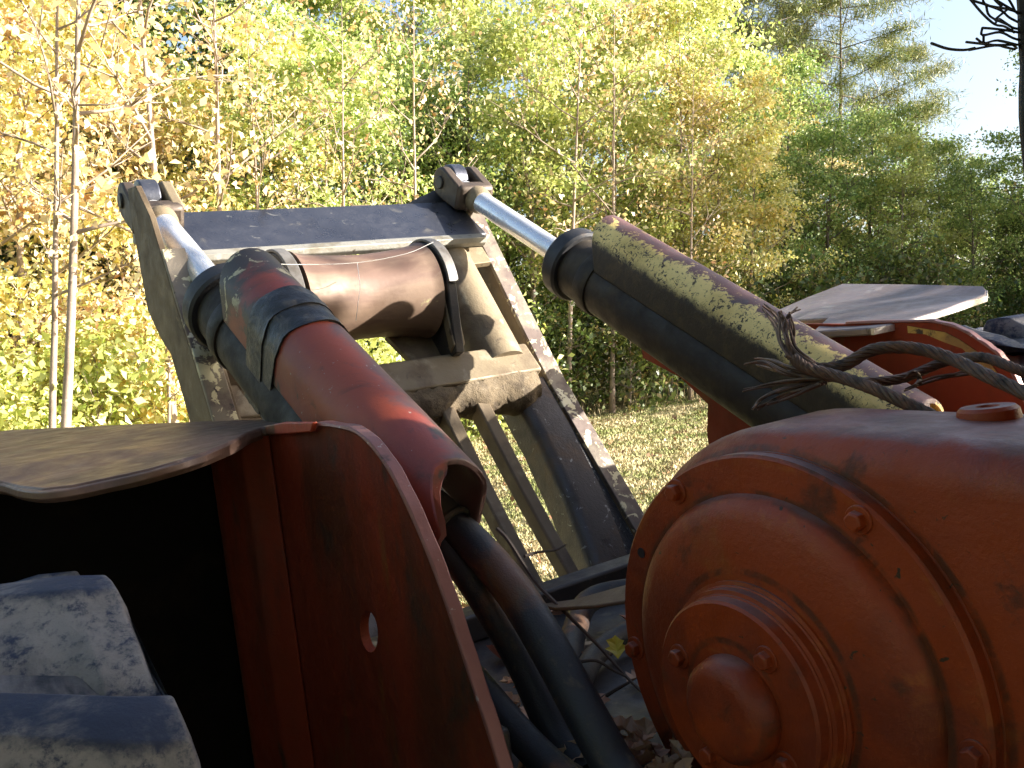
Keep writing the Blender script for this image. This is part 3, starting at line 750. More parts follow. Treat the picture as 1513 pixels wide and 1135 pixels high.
for a in (2.75,): box('rear_post', (a, .50, -.3), (a + .06, .60, 1.03), M['black'], cab, .006)
for a in (1.22, 2.75): box('front_post', (a, -1.25, -1.0), (a + .06, -1.19, 1.03), M['black'], cab, .006)
# expanded metal: torn leftovers beside the post
def wires(name, lines, r, parent, mat):
    bm = bmesh.new()
    for l in lines: add_tube(bm, l, r, 6)
    return finish(bm, name, mat, parent, 0, None, 60)
def pxa(px, py, a=1.19):
    d = camdir((px - 756.5) / FPX, (567.5 - py) / FPX, 1)
    r = Vector((d.dot(AX), d.dot(BX), d.dot(CX))); r *= .60 / r.y; return r - BASE
lines = []
cells = [((1506, 24), (1482, 16), (1462, 4), (1452, -14)), ((1507, 32), (1489, 26), (1472, 18), (1460, 6), (1440, -4), (1436, -16)), ((1440, -4), (1448, 22), (1464, 38), (1488, 38), (1506, 46)),
         ((1464, 38), (1482, 26), (1490, 30), (1498, 40), (1507, 44)), ((1460, 6), (1470, 22), (1486, 40)), ((1482, 16), (1478, 26), (1472, 32)),
         ((1446, 43), (1464, 44), (1482, 47), (1507, 50)), ((1446, 43), (1452, 52), (1470, 50), (1490, 58), (1507, 60)), ((1443, 57), (1460, 62), (1480, 58), (1507, 64)),
         ((1434, 60), (1452, 67), (1475, 66), (1507, 68)), ((1452, 52), (1446, 55), (1460, 62), (1468, 66)), ((1470, 50), (1480, 46), (1494, 44)), ((1480, 58), (1488, 66), (1507, 70)),
         ((1439, 72), (1468, 68), (1490, 69), (1507, 71)), ((1498, 18), (1494, 6), (1486, -14)), ((1475, 12), (1470, -2), (1464, -16)), ((1470, -2), (1484, 8), (1498, 18), (1507, 22)), ((1486, -14), (1500, 0), (1507, 4))]
for cl in cells:
    pts = [pxa(x, y) + Vector((0, .006 * math.sin(x * .2 + y), 0)) for x, y in cl]
    lines.append(smooth_path(pts, 4))
wires('torn_mesh', lines, .0015, cab, M['black'])
tube('loose_wire', [pxa(1376, 64), pxa(1400, 72), pxa(1424, 74), pxa(1440, 71)], .0016, M['black'], cab, 6, 4)
# the screen over the rear opening of the cab (right of the picture)
lines = []
nx, nz = 26, 18
for i in range(nx):
    for s in (1, -1):
        pts = []
        for k in range(nz + 1):
            a = 1.30 + (1.44) * i / (nx - 1) + s * (.022 if k % 2 else -.022); pts.append(V(a, .54, .17 + .85 * k / nz))
        lines.append(pts)
wires('expanded_metal_screen', lines, .006, cab, M['black'])['kind'] = 'stuff'

# ------------------------------------------------------------------ wire rope on the winch
MW = MACH
def ropething(name): 
    o = empty(name); o.matrix_world = MACH; return o
rope = ropething('wire_rope')
tag(rope, 'frayed rusty steel wire rope lying over the orange winch', 'wire rope')
def pd(px, py, d):
    v = camdir((px - 756.5) / FPX, (567.5 - py) / FPX, 1) * d
    return Vector((v.dot(AX), v.dot(BX), v.dot(CX))) - BASE
def laid(path, n_str, r_rope, r_str, turns, nm='strand'):
    """strands twisted round a smooth path"""
    P = smooth_path(path, 14); N = len(P)
    for s in range(n_str):
        pts = []; x = None
        for i, p in enumerate(P):
            d = (P[min(i + 1, N - 1)] - P[max(i - 1, 0)]).normalized()
            if x is None: x, y = frame_of(d)
            x = (x - d * x.dot(d)).normalized(); y = d.cross(x)
            th = 2 * math.pi * (s / n_str + turns * i / N)
            pts.append(p + (x * math.cos(th) + y * math.sin(th)) * r_rope)
        tube(nm, pts, r_str, M['rope'], rope, 7)
lowp = [pd(1172, 530, 2.02), pd(1195, 545, 2.0), pd(1240, 557, 1.96), pd(1285, 572, 1.90), pd(1330, 592, 1.85), pd(1380, 616, 1.80)]
laid(lowp, 6, .0082, .0056, 3.2)
upp = [pd(1165, 520, 2.06), pd(1200, 543, 2.04), pd(1245, 540, 2.0), pd(1290, 517, 1.98), pd(1345, 514, 1.94), pd(1400, 528, 1.88), pd(1460, 556, 1.78), pd(1530, 588, 1.68)]
laid(upp, 6, .0080, .0056, 4.6)
midp = [pd(1260, 566, 2.0), pd(1330, 560, 2.02), pd(1395, 535, 2.02), pd(1450, 528, 1.96), pd(1500, 545, 1.88), pd(1535, 560, 1.84)]
laid(midp, 6, .0064, .0048, 4)
stray = [[(1130, 450, 2.16), (1150, 470, 2.12), (1156, 500, 2.08), (1168, 528, 2.04), (1200, 548, 2.02)],
         [(1152, 458, 2.10), (1160, 480, 2.08), (1165, 505, 2.05), (1180, 535, 2.02), (1225, 555, 1.98)],
         [(1180, 456, 2.12), (1163, 466, 2.10), (1160, 490, 2.07), (1172, 520, 2.04), (1205, 543, 2.0)],
         [(1164, 462, 2.09), (1170, 490, 2.06), (1176, 515, 2.04), (1200, 538, 2.02)],
         [(1102, 536, 2.12), (1130, 536, 2.10), (1160, 550, 2.06), (1200, 560, 2.02)],
         [(1116, 530, 2.16), (1140, 533, 2.12), (1170, 545, 2.06), (1215, 557, 2.0)],
         [(1100, 577, 2.10), (1140, 570, 2.08), (1180, 562, 2.04), (1230, 560, 2.0)],
         [(1112, 606, 2.02), (1128, 588, 2.04), (1160, 574, 2.04), (1200, 566, 2.02)],
         [(1118, 604, 2.06), (1150, 588, 2.05), (1190, 572, 2.03), (1220, 563, 2.0)],
         [(1135, 598, 2.00), (1175, 584, 2.0), (1215, 566, 2.0)],
         [(1340, 558, 1.99), (1352, 552, 1.99), (1358, 560, 1.98), (1356, 568, 1.97)],
         [(1335, 577, 1.95), (1380, 560, 1.96), (1430, 552, 1.95), (1455, 548, 1.94)],
         [(1118, 538, 2.2), (1150, 546, 2.12), (1185, 552, 2.06)],
         [(1126, 455, 2.2), (1144, 480, 2.14), (1158, 515, 2.08), (1185, 545, 2.04)]]
for l in stray:
    for q in range(3):
        pts = [pd(x + rng.uniform(-4, 4), y + rng.uniform(-3, 3), d + rng.uniform(-.02, .02)) for x, y, d in l]
        P = smooth_path(pts, 6); n = len(P)
        tube('loose_strand', P, [.0018 + .0028 * i / n for i in range(n)], M['rope'], rope, 6)

# ------------------------------------------------------------------ leaves and twigs on the deck
def leafmat(name, cols, trans=.34, hue=.016):
    m = bpy.data.materials.new(name); m.use_nodes = True; nt = m.node_tree; nt.nodes.clear()
    out = nt.nodes.new('ShaderNodeOutputMaterial')
    geo = nt.nodes.new('ShaderNodeNewGeometry'); oi = nt.nodes.new('ShaderNodeObjectInfo')
    cr = nt.nodes.new('ShaderNodeValToRGB'); cr.color_ramp.interpolation = 'LINEAR'
    els = cr.color_ramp.elements
    while len(els) < len(cols): els.new(.5)
    for i, c in enumerate(cols):
        els[i].position = i / (len(cols) - 1); els[i].color = (*c, 1)
    nt.links.new(geo.outputs['Random Per Island'], cr.inputs[0])
    hs = nt.nodes.new('ShaderNodeHueSaturation'); nt.links.new(cr.outputs[0], hs.inputs['Color'])
    mr = nt.nodes.new('ShaderNodeMapRange'); nt.links.new(oi.outputs['Random'], mr.inputs[0])
    mr.inputs['To Min'].default_value = .5 - hue; mr.inputs['To Max'].default_value = .5 + hue
    nt.links.new(mr.outputs[0], hs.inputs['Hue'])
    d = nt.nodes.new('ShaderNodeBsdfDiffuse'); t = nt.nodes.new('ShaderNodeBsdfTranslucent'); g = nt.nodes.new('ShaderNodeBsdfGlossy')
    g.inputs['Roughness'].default_value = .45
    for s in (d, t): nt.links.new(hs.outputs[0], s.inputs['Color'])
    mx = nt.nodes.new('ShaderNodeMixShader'); mx.inputs[0].default_value = trans
    nt.links.new(d.outputs[0], mx.inputs[1]); nt.links.new(t.outputs[0], mx.inputs[2])
    m2 = nt.nodes.new('ShaderNodeMixShader'); m2.inputs[0].default_value = .05
    nt.links.new(mx.outputs[0], m2.inputs[1]); nt.links.new(g.outputs[0], m2.inputs[2])
    nt.links.new(m2.outputs[0], out.inputs['Surface'])
    return m
DEAD = leafmat('dead_leaf', [(.30, .14, .08), (.42, .25, .16), (.22, .11, .07), (.48, .34, .25)], .1)
LITTER = leafmat('lawn_litter', [(.24, .12, .06), (.16, .08, .045), (.32, .20, .11), (.20, .13, .08)], .1)
YLEAF = leafmat('yellow_leaf', [(.55, .42, .05), (.50, .36, .05)], .2)
def leaf_mesh(name, seed, L=.09):
    r = random.Random(seed); bm = bmesh.new()
    out = [(-.5, 0), (-.34, .17), (-.12, .36), (-.02, .22), (.14, .30), (.24, .14), (.5, 0)]
    mid = [bm.verts.new(Vector((x * L, 0, -.10 * L + .30 * L * x * x * r.uniform(.5, 2)))) for x, _ in out]
    for s in (1, -1):
        row = [mid[0]] + [bm.verts.new(Vector((x * L, s * y * L * r.uniform(.85, 1.1), (.12 + r.uniform(-.08, .10)) * L * (y / .3) + .3 * L * x * x))) for x, y in out[1:-1]] + [mid[-1]]
        for i in range(len(out) - 1):
            f = [mid[i], mid[i + 1], row[i + 1], row[i]]
            f = list(dict.fromkeys(f))
            if len(f) > 2: bm.faces.new(f)
    me = bpy.data.meshes.new(name); bm.to_mesh(me); bm.free(); return me
lm = [leaf_mesh('dead_leaf', i) for i in range(4)]
for m_ in lm: m_.materials.append(DEAD)
def put_leaf(a, b, c, sc, label, me, group='dead leaves on the deck'):
    o = bpy.data.objects.new('dead_leaf', me); col.objects.link(o)
    e = Matrix.Rotation(rng.uniform(0, 6.28), 4, 'Z') @ Matrix.Rotation(rng.uniform(-.5, .5), 4, 'X') @ Matrix.Rotation(rng.uniform(-.4, .4), 4, 'Y')
    o.matrix_world = MACH @ Matrix.Translation(V(a, b, c)) @ e @ Matrix.Scale(sc, 4)
    tag(o, label, 'leaf', group)
for k in range(60):
    a = rng.uniform(1.02, 2.2); b = rng.uniform(1.2, 2.35)
    put_leaf(a, b, -.965 + rng.uniform(0, .03), rng.uniform(.7, 1.25), 'curled brown dead leaf lying on the dark skidder deck', lm[k % 4])
for k in range(70):
    put_leaf(rng.uniform(1.02, 1.32), rng.uniform(1.3, 2.0), -.968 + rng.uniform(0, .05), rng.uniform(.6, 1.05), 'curled brown dead leaf lying on the dark skidder deck', lm[k % 4])
ym = leaf_mesh('yellow_leaf', 11); ym.materials.append(YLEAF)
yo = bpy.data.objects.new('dead_leaf', ym); col.objects.link(yo)
yo.matrix_world = MACH @ Matrix.Translation(pd(911, 955, 2.15)) @ Matrix.Rotation(.9, 4, 'Z') @ Matrix.Rotation(-.5, 4, 'Y') @ Matrix.Scale(.8, 4)
tag(yo, 'yellow leaf caught beside the left bolt of the winch cover', 'leaf')
def twig(pts, r, lab):
    o = empty('twig'); o.matrix_world = MACH
    P = smooth_path([pd(*p) for p in pts], 5)
    bm = bmesh.new(); add_tube(bm, P, [r * (1 - .5 * i / len(P)) for i in range(len(P))], 6)
    bmesh.ops.recalc_face_normals(bm, faces=bm.faces)
    me = bpy.data.meshes.new('twig'); bm.to_mesh(me); bm.free(); me.materials.append(M['stick'])
    bpy.data.objects.remove(o)
    o = bpy.data.objects.new('twig', me); col.objects.link(o); o.matrix_world = MACH
    tag(o, lab, 'twig')
twig([(735, 782, 2.75), (752, 800, 2.7), (790, 858, 2.6), (830, 900, 2.5), (880, 950, 2.4), (935, 1010, 2.3), (960, 1030, 2.2)], .007, 'long dark twig slanting from the slats down to the winch')
twig([(775, 822, 2.7), (795, 816, 2.75), (820, 813, 2.8), (836, 805, 2.85)], .005, 'short twig sticking across the slat of the arch')
twig([(845, 980, 2.3), (880, 976, 2.3), (905, 990, 2.3), (925, 1000, 2.3)], .005, 'thin bent twig lying low on the deck')
twig([(878, 1040, 2.2), (905, 1022, 2.2), (930, 1008, 2.2)], .006, 'straight short twig lying against the winch cover')

def thread(pts, lab):
    bm = bmesh.new(); add_tube(bm, smooth_path([pd(*p) for p in pts], 4), .0011, 5)
    me = bpy.data.meshes.new('spider_thread'); bm.to_mesh(me); bm.free(); me.materials.append(M['silk'])
    o = bpy.data.objects.new('spider_thread', me); col.objects.link(o); o.matrix_world = MACH; tag(o, lab, 'spider thread')
M['silk'] = worn('spider_silk', (.8, .78, .74), [], .5, bump=0)
thread([(375, 389, 3.05), (450, 391, 3.25), (530, 388, 3.4), (600, 375, 3.5), (640, 358, 3.55)], 'white spider thread strung from the red guard across the roller')
thread([(528, 389, 3.40), (530, 405, 3.30), (532, 425, 3.28), (529, 448, 3.29), (526, 474, 3.33)], 'white spider thread hanging down the middle of the roller')
# ------------------------------------------------------------------ trees
nr = np.random.default_rng(5)
def leaf_cloud(name, cen, cnt, sig, size, mat, narrow=.62, droop=.35, flat=1.0):
    c = np.repeat(np.asarray(cen), cnt, axis=0); n = len(c)
    p = c + nr.normal(0, 1, (n, 3)) * np.array([sig, sig, sig * flat])
    d = nr.normal(0, 1, (n, 3)); d[:, 2] -= droop; d /= np.linalg.norm(d, axis=1)[:, None]
    u = nr.normal(0, 1, (n, 3)); u[:, 2] += 1.0
    s = np.cross(d, u); s /= np.linalg.norm(s, axis=1)[:, None]
    nn = np.cross(s, d)
    L = size * (nr.uniform(.38, 1.0, n) ** 1.2 * 1.45)[:, None]; W = L * narrow * .5
    base = p; tip = p + d * L; m_ = p + d * L * .45
    le = m_ + s * W + nn * W * .45; ri = m_ - s * W + nn * W * .45
    v = np.stack([base, le, tip, ri], 1).reshape(-1, 3)
    me = np_mesh(name, v, np.arange(n * 4).reshape(-1, 4)); me.materials.append(mat); return me
def tree_meshes(kind, seed, H, r0, lo, spread, nl, nleaf, lsize, bark, leafm, shape='round', sig=.30, narrow=.62, tilt=(.15, .8), flat=1.0, lean=0.0):
    r = random.Random(seed); bm = bmesh.new()
    pts = []; x = y = 0; dx, dy = r.uniform(-.02, .02), r.uniform(-.02, .02)
    for k in range(11):
        pts.append(Vector((x, y, H * .96 * k / 10 - (.15 if k == 0 else 0)))); dx += r.uniform(-.014, .014); dy += r.uniform(-.014, .014)
        x += dx * H / 10 + lean * H / 10; y += dy * H / 10
    add_tube(bm, pts, [r0 * (1 - .93 * (k / 10) ** .9) * (1.25 if k == 0 else 1) for k in range(11)], 8)
    cen = []
    for i in range(nl):
        t = lo + (1 - lo) * (i + r.random()) / nl
        f = t * 10; k = min(int(f), 9); p0 = pts[k].lerp(pts[k + 1], f - k)
        az = i * 2.4 + r.uniform(-.5, .5); q = (t - lo) / (1 - lo)
        if shape == 'round': L = spread * (.45 + .75 * math.sin(math.pi * min(1, .18 + q * .82)) ) * r.uniform(.6, 1.1)
        elif shape == 'cone': L = spread * (1.05 - .9 * q) * r.uniform(.7, 1.1)
        else: L = spread * (.35 + .65 * q) * r.uniform(.6, 1.1)
        el = r.uniform(*tilt); d = Vector((math.cos(az) * math.cos(el), math.sin(az) * math.cos(el), math.sin(el)))
        path = [p0]; 
        for s in range(4):
            d = (d + Vector((r.uniform(-.2, .2), r.uniform(-.2, .2), r.uniform(-.12, .16)))).normalized(); path.append(path[-1] + d * L / 4)
        rb = r0 * (1 - .9 * t) * .42 + .008
        add_tube(bm, path, [rb, rb * .8, rb * .6, rb * .42, rb * .2], 5)
        for s in range(2, 5): cen.append(tuple(path[s].lerp(path[s - 1], r.random())))
        for s in range(5):
            st = path[r.choice((1, 2, 3))].lerp(path[r.choice((2, 3, 4))], r.random())
            dd = (d + Vector((r.uniform(-.9, .9), r.uniform(-.9, .9), r.uniform(-.35, .5)))).normalized()
            l2 = L * r.uniform(.25, .5); e1 = st + dd * l2 * .5 + Vector((0, 0, r.uniform(-.05, .08))); e2 = st + dd * l2
            add_tube(bm, [st, e1, e2], [rb * .35 + .003, rb * .25 + .002, .002], 4)
            cen.append(tuple(e1)); cen.append(tuple(e2))
    me = bpy.data.meshes.new(kind + '_trunk'); bm.to_mesh(me); bm.free()
    for p in me.polygons: p.use_smooth = True
    me.materials.append(bark)
    cen = np.array(cen); w = nr.gamma(.55, 1.0, len(cen)); cnt = np.maximum(1, (w / w.sum() * nleaf)).astype(int)
    return me, leaf_cloud(kind + '_crown', cen, cnt, sig, lsize, leafm, narrow, .35, flat)
BK_PALE = worn('pale_bark', (.30, .235, .19), [((.19, .145, .11), 5, .48, .62, .5, (1, 1, .25)), ((.40, .34, .29), 9, .58, .7, .5, (1, 1, 3))], .85, 0, .95, bump=.4)
BK_DARK = worn('grey_bark', (.16, .125, .095), [((.09, .07, .05), 7, .48, .62, .5, (1, 1, .2)), ((.24, .20, .16), 12, .58, .7)], .9, 0, 1, bump=.6)
L_YEL = leafmat('yellow_foliage', [(.74, .64, .20), (.80, .74, .38), (.62, .46, .09), (.52, .56, .14), (.84, .80, .52)])
L_ORA = leafmat('orange_foliage', [(.74, .56, .20), (.80, .70, .38), (.50, .28, .10), (.84, .78, .52), (.62, .50, .16)])
L_YGR = leafmat('yellow_green_foliage', [(.50, .56, .14), (.64, .68, .24), (.32, .42, .07), (.74, .74, .36), (.24, .33, .05)])
L_GRN = leafmat('green_foliage', [(.17, .29, .07), (.28, .40, .11), (.44, .52, .16), (.10, .18, .04), (.60, .62, .24)])
L_DRK = leafmat('dark_green_foliage', [(.06, .105, .025), (.10, .15, .035), (.15, .19, .04), (.05, .085, .022), (.20, .15, .05)])
L_PIN = leafmat('pine_needles', [(.13, .17, .05), (.20, .22, .07), (.30, .27, .09), (.09, .12, .04)], .2)
T = {}
def deft(k, *a, **kw): T.setdefault(k, []).append(tree_meshes(k, *a, **kw))
for s in range(3): deft('yellow_maple', 100 + s, 12 + s, .11, .06, 3.2, 30, 12500, .165, BK_PALE, L_YEL, sig=.34, flat=.5)
for s in range(2): deft('orange_maple', 200 + s, 11 + s, .10, .05, 2.9, 28, 9000, .16, BK_PALE, L_ORA, sig=.33, flat=.5)
for s in range(3): deft('tulip_tree', 300 + s, 15 + s, .16, .08, 3.8, 34, 13500, .19, BK_PALE, L_YGR, sig=.40, flat=.5)
for s in range(3): deft('green_oak', 400 + s, 12 + s, .16, .06, 3.7, 32, 14500, .16, BK_DARK, L_GRN, sig=.38, flat=.5)
for s in range(2): deft('hemlock', 500 + s, 9 + 2 * s, .12, .04, 2.9, 40, 20000, .13, BK_DARK, L_DRK, shape='cone', sig=.30, tilt=(-.15, .3), flat=.45)
for s in range(2): deft('pine_tree', 600 + s, 19 + s, .17, .40, 3.6, 28, 24000, .30, BK_DARK, L_PIN, sig=.34, narrow=.10, tilt=(.0, .5), flat=.6)
for s in range(2): deft('bare_sapling', 700 + s, 9 + s, .062, .32, 1.5, 15, 1000, .11, BK_PALE, L_ORA, sig=.3)
for s in range(4): deft('shrub', 800 + s, 2.4, .03, .05, 1.2, 14, 2400, .14, BK_PALE, (L_YEL, L_YGR, L_GRN, L_DRK)[s], sig=.28, tilt=(.2, 1.0))
LAB = {'yellow_maple': 'yellow leaved tree', 'orange_maple': 'orange tan tree', 'tulip_tree': 'yellow green tree', 'green_oak': 'green leafy tree',
       'hemlock': 'dark green evergreen', 'pine_tree': 'tall tufted pine', 'bare_sapling': 'thin pale sapling', 'shrub': 'low leafy bush'}
GRP = {'yellow_maple': 'yellow trees of the wood', 'orange_maple': 'orange trees of the wood', 'tulip_tree': 'yellow green trees of the wood', 'green_oak': 'green trees of the wood',
       'hemlock': 'dark evergreens of the wood', 'pine_tree': 'pines behind the wood', 'bare_sapling': 'bare saplings at the wood edge', 'shrub': 'bushes along the wood edge'}
MARKS = [(-30, 'past the left edge'), (25, 'at the left edge of view'), (75, 'by the leaning pale trunk'), (125, 'right of the leaning pale trunk'), (175, 'left of the arch head'), (215, 'behind the left fork'),
         (270, 'over the left chrome rod'), (320, 'over the left end of the top beam'), (385, 'over the red guard tip'), (440, 'above the left roller cheek'), (490, 'above the left half of the roller'),
         (550, 'over the middle of the top beam'), (605, 'above the right half of the roller'), (650, 'left of the right fork'), (705, 'above the right fork'), (755, 'over the upper right chrome rod'), (800, 'over the lower right chrome rod'),
         (850, 'above the right gland ring'), (900, 'over the tip of the yellow guard'), (960, 'over the upper yellow guard'), (1020, 'over the middle of the yellow guard'), (1065, 'over the lower yellow guard'),
         (1105, 'left of the frayed rope end'), (1165, 'above the frayed rope end'), (1240, 'over the left of the tipped plate'), (1285, 'over the middle of the tipped plate'), (1350, 'over the right of the tipped plate'),
         (1405, 'left of the plate tip'), (1450, 'over the plate tip'), (1490, 'above the right tyre'), (9999, 'by the cab post')]
USED = set()
def place_label(kind, px, dist):
    mk = next(t for lim, t in MARKS if px <= lim)
    edge = 14.5 + 13.0 * max(0, px) / 1513
    row = ('in the front row' if dist < edge + 4.5 else ('in the second row' if dist < edge + 11 else 'at the back'))
    lab = LAB[kind] + ('' if kind == 'shrub' else ' ' + row) + ' ' + mk
    for extra in ('', ', the smaller one', ', the leftmost one', ', the rearmost one'):
        if lab + extra not in USED: lab += extra; break
    USED.add(lab); return lab
def plant(kind, px, dist, sc=1.0, var=None, lean=0.0, label=None, xy=None, hz=1.0, rot=None):
    x, y = xy if xy else ((px - 756.5) / FPX * dist, dist)
    wm, cm = T[kind][rng.randrange(len(T[kind])) if var is None else var]
    root = empty(kind, None, (x, y, float(ground_z(x, y)) - .02))
    root.rotation_euler = (rng.uniform(-.03, .03), lean, rng.uniform(0, 6.28) if rot is None else rot); root.scale = (sc, sc, sc * hz)
    root.rotation_mode = 'ZYX' if False else 'XYZ'
    grp = GRP[kind]
    if xy: label, grp = LAB[kind] + ' out of view, added for its shade', 'unseen shade trees: ' + LAB[kind]
    tag(root, label or place_label(kind, px, dist), 'bush' if kind == 'shrub' else 'tree', grp)
    t = bpy.data.objects.new('trunk', wm); col.objects.link(t); t.parent = root
    c = bpy.data.objects.new('crown', cm); col.objects.link(c); c.parent = root
    return root
# wood edge, left to right (pixel column, distance)
for px, d, k, sc in [(-190, 17, 'yellow_maple', 1), (-60, 16.5, 'orange_maple', 1.0), (28, 17, 'yellow_maple', .9), (-10, 20, 'yellow_maple', 1.0), (100, 21, 'orange_maple', 1.0),
                     (190, 22, 'orange_maple', .8), (60, 25, 'hemlock', 1.3), (150, 25, 'hemlock', 1.35), (235, 24, 'yellow_maple', .72), (215, 28, 'hemlock', 1.3), (300, 26, 'yellow_maple', .75), (375, 22.5, 'yellow_maple', .8),
                     (425, 25, 'tulip_tree', .72), (480, 21.5, 'tulip_tree', .62), (345, 29, 'hemlock', 1.25), (545, 25, 'tulip_tree', .62), (600, 24, 'green_oak', .62), (650, 27, 'hemlock', 1.05),
                     (690, 25, 'green_oak', .72), (750, 28, 'green_oak', .70), (790, 25, 'tulip_tree', .66), (850, 28, 'tulip_tree', .78), (905, 26, 'tulip_tree', .62), (955, 29, 'yellow_maple', .95), (1010, 27, 'tulip_tree', .66), (1060, 27, 'yellow_maple', .72),
                     (1105, 26.5, 'yellow_maple', .52), (1010, 36, 'tulip_tree', 1.0), (860, 38, 'tulip_tree', .95), (700, 36, 'tulip_tree', 1.1), (440, 36, 'tulip_tree', 1.15), (510, 38, 'tulip_tree', 1.15), (600, 39, 'tulip_tree', 1.1), (240, 35, 'tulip_tree', 1.25), (120, 34, 'yellow_maple', 1.3), (570, 40, 'pine_tree', .8),
                     (1150, 33, 'green_oak', .72), (1215, 31, 'green_oak', .62), (1275, 33, 'green_oak', .72), (1330, 31, 'tulip_tree', .50), (1390, 33, 'green_oak', .58), (1440, 30, 'green_oak', .48), (1500, 32, 'hemlock', .58), (1560, 29, 'green_oak', .62), (1630, 30, 'green_oak', .7),
                     (1190, 38, 'orange_maple', .85), (1300, 39, 'green_oak', .75), (1430, 39, 'green_oak', .52), (1100, 42, 'tulip_tree', .9)]:
    plant(k, px, d, sc)
for px, d, sc in [(1160, 46, 1.0), (1240, 44, 1.05), (1320, 47, .8), (1110, 48, 1.0), (1060, 47, 1.05)]: plant('pine_tree', px, d, sc)
# the trunks one can single out
plant('bare_sapling', 82, 13.6, 1.45, 0, .075, 'tallest pale slender trunk leaning right among the orange trees', rot=0)
plant('bare_sapling', 68, 13.9, 1.1, 1, .05, 'shorter pale sapling standing close beside the tallest leaning trunk', rot=0)
plant('bare_sapling', 262, 15.6, 1.35, 1, .05, 'pale slender trunk rising behind the left end of the arch')
plant('bare_sapling', 245, 15.2, .6, 0, .0, 'short pale sapling low behind the left arch post')
for px, d in ((330, 17.2), (395, 18.2), (510, 19), (610, 20.5), (840, 23), (905, 23.5), (1020, 24)): plant('bare_sapling', px, d, rng.uniform(.9, 1.3))
for px in range(-60, 1640, 62):
    d = 14.5 + 13.0 * max(0, px) / 1513 + rng.uniform(-.3, 1.6)
    v = (0 if rng.random() < .7 else 1) if px < 560 else ((1 if rng.random() < .5 else 2) if px < 800 else 3)  # dark leaved bushes at the right stand in for shaded undergrowth
    plant('shrub', px + rng.uniform(-20, 20), d + (1.0 if px > 830 else 0), rng.uniform(.7, 1.25), v)
# trees added outside the frame: some shade the wood's right end, some shade the machine and block sky
for x, y, k, sc in [(19, 25, 'green_oak', 1.0), (23, 27, 'green_oak', 1.0), (23, 34, 'green_oak', 1.0), (27, 29, 'tulip_tree', 1.0), (27, 25, 'green_oak', .95), (29, 33, 'green_oak', 1.1)]:
    plant(k, 0, 0, sc, xy=(x, y))
for x, y, k, sc in [(9.5, 1.2, 'hemlock', 1.0), (10.5, -1.5, 'hemlock', 1.0), (12.5, .9, 'hemlock', 1.1), (9, -4, 'green_oak', .8), (13, -3, 'hemlock', 1.1),
                    (5, -8, 'hemlock', 1.1), (1, -9, 'green_oak', .9), (-3, -8.5, 'hemlock', 1.1), (-7, -7, 'green_oak', .9), (-9, -3.5, 'hemlock', 1.1), (-10, .5, 'green_oak', .85), (-10.5, 4, 'hemlock', 1.0)]:
    plant(k, 0, 0, sc, xy=(x, y))
# the wood behind, one mass
def far_wood():
    cen = []
    for i in range(900):
        px = nr.uniform(-300, 1700); d = nr.uniform(36, 55); x = (px - 756) / FPX * d
        top = 8 if px < 1000 else 7
        cen.append((x, d, float(ground_z(x, d)) + nr.uniform(0, top)))
    cen = np.array(cen)
    me = leaf_cloud('far_wood', cen, np.full(len(cen), 80), .75, .26, L_DRK)
    o = link('far_wood', me); tag(o, 'mass of woodland foliage far behind the edge trees', 'woodland', None, 'stuff')
far_wood()

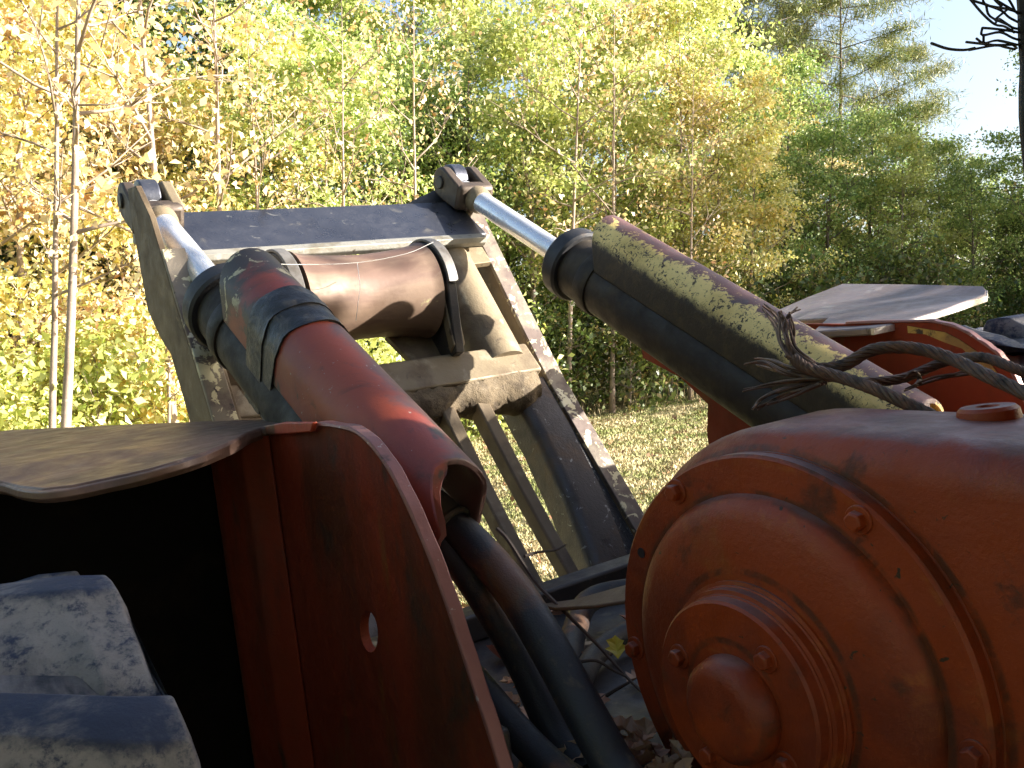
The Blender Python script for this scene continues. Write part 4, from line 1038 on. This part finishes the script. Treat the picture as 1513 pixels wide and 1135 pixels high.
# ------------------------------------------------------------------ grass and fallen leaves
def grass():
    n = 130000
    px = nr.uniform(420, 1250, n); d = 5.0 + 22 * nr.random(n) ** 1.4
    x = (px - 756.5) / FPX * d; y = d; z = ground_z(x, y)
    h = nr.uniform(.02, .065, n) * (1 + .5 * (nr.random(n) > .96)); az = nr.uniform(0, 6.28, n); w = .006 + .0006 * d
    bx, by = np.cos(az) * w, np.sin(az) * w; le = nr.normal(0, .5, (n, 2)) * h[:, None]
    v = np.stack([np.stack([x - bx, y - by, z], 1), np.stack([x + bx, y + by, z], 1), np.stack([x + le[:, 0], y + le[:, 1], z + h], 1)], 1).reshape(-1, 3)
    me = np_mesh('grass', v, np.arange(n * 3).reshape(-1, 3))
    m, nt, p = newmat('grass_blades')
    tc = nt.nodes.new('ShaderNodeTexCoord').outputs['Object']
    c = mixc(nt, ramp(nt, noise(nt, tc, .6, 6, .68, .6), .40, .60), (.54, .46, .27), (.20, .23, .075))
    c = mixc(nt, ramp(nt, noise(nt, tc, 1.6, 6, .68, .6), .54, .68), c, (.22, .16, .085))
    gi = nt.nodes.new('ShaderNodeNewGeometry')
    hv = nt.nodes.new('ShaderNodeHueSaturation'); nt.links.new(c, hv.inputs['Color'])
    vr = nt.nodes.new('ShaderNodeMapRange'); nt.links.new(gi.outputs['Random Per Island'], vr.inputs[0]); vr.inputs['To Min'].default_value = .75; vr.inputs['To Max'].default_value = 1.2
    nt.links.new(vr.outputs[0], hv.inputs['Value']); nt.links.new(hv.outputs[0], p.inputs['Base Color']); p.inputs['Roughness'].default_value = .8
    p.inputs['Specular IOR Level'].default_value = .2
    o = link('grass', me, m); tag(o, 'short dry grass of the lawn', 'grass', None, 'stuff')
    n = 2600
    px = nr.uniform(420, 1250, n); d = 5 + 21 * nr.random(n) ** 1.2; x = (px - 756.5) / FPX * d; y = d
    cen = np.stack([x, y, ground_z(x, y) + .03], 1)
    me = leaf_cloud('fallen_leaves', cen, np.ones(n, int), .02, .075, LITTER, .7, 0)
    o = link('fallen_leaves', me); tag(o, 'brown fallen leaves scattered over the lawn', 'leaves', None, 'stuff')
    n = 70
    lines = bmesh.new()
    for i in range(n):
        pxx = rng.uniform(850, 1060); dd = 23.2 + rng.uniform(0, 1.2) + .5; xx = (pxx - 756.5) / FPX * dd; zz = float(ground_z(xx, dd)); hh = rng.uniform(.15, .45)
        add_tube(lines, [Vector((xx, dd, zz)), Vector((xx + rng.uniform(-.1, .1), dd, zz + hh))], [.012, .004], 4)
    o = finish(lines, 'dry_stalks', worn('straw', (.45, .36, .2), [], .9), None); tag(o, 'dry weed stalks along the far edge of the lawn', 'weeds', None, 'stuff')
grass()
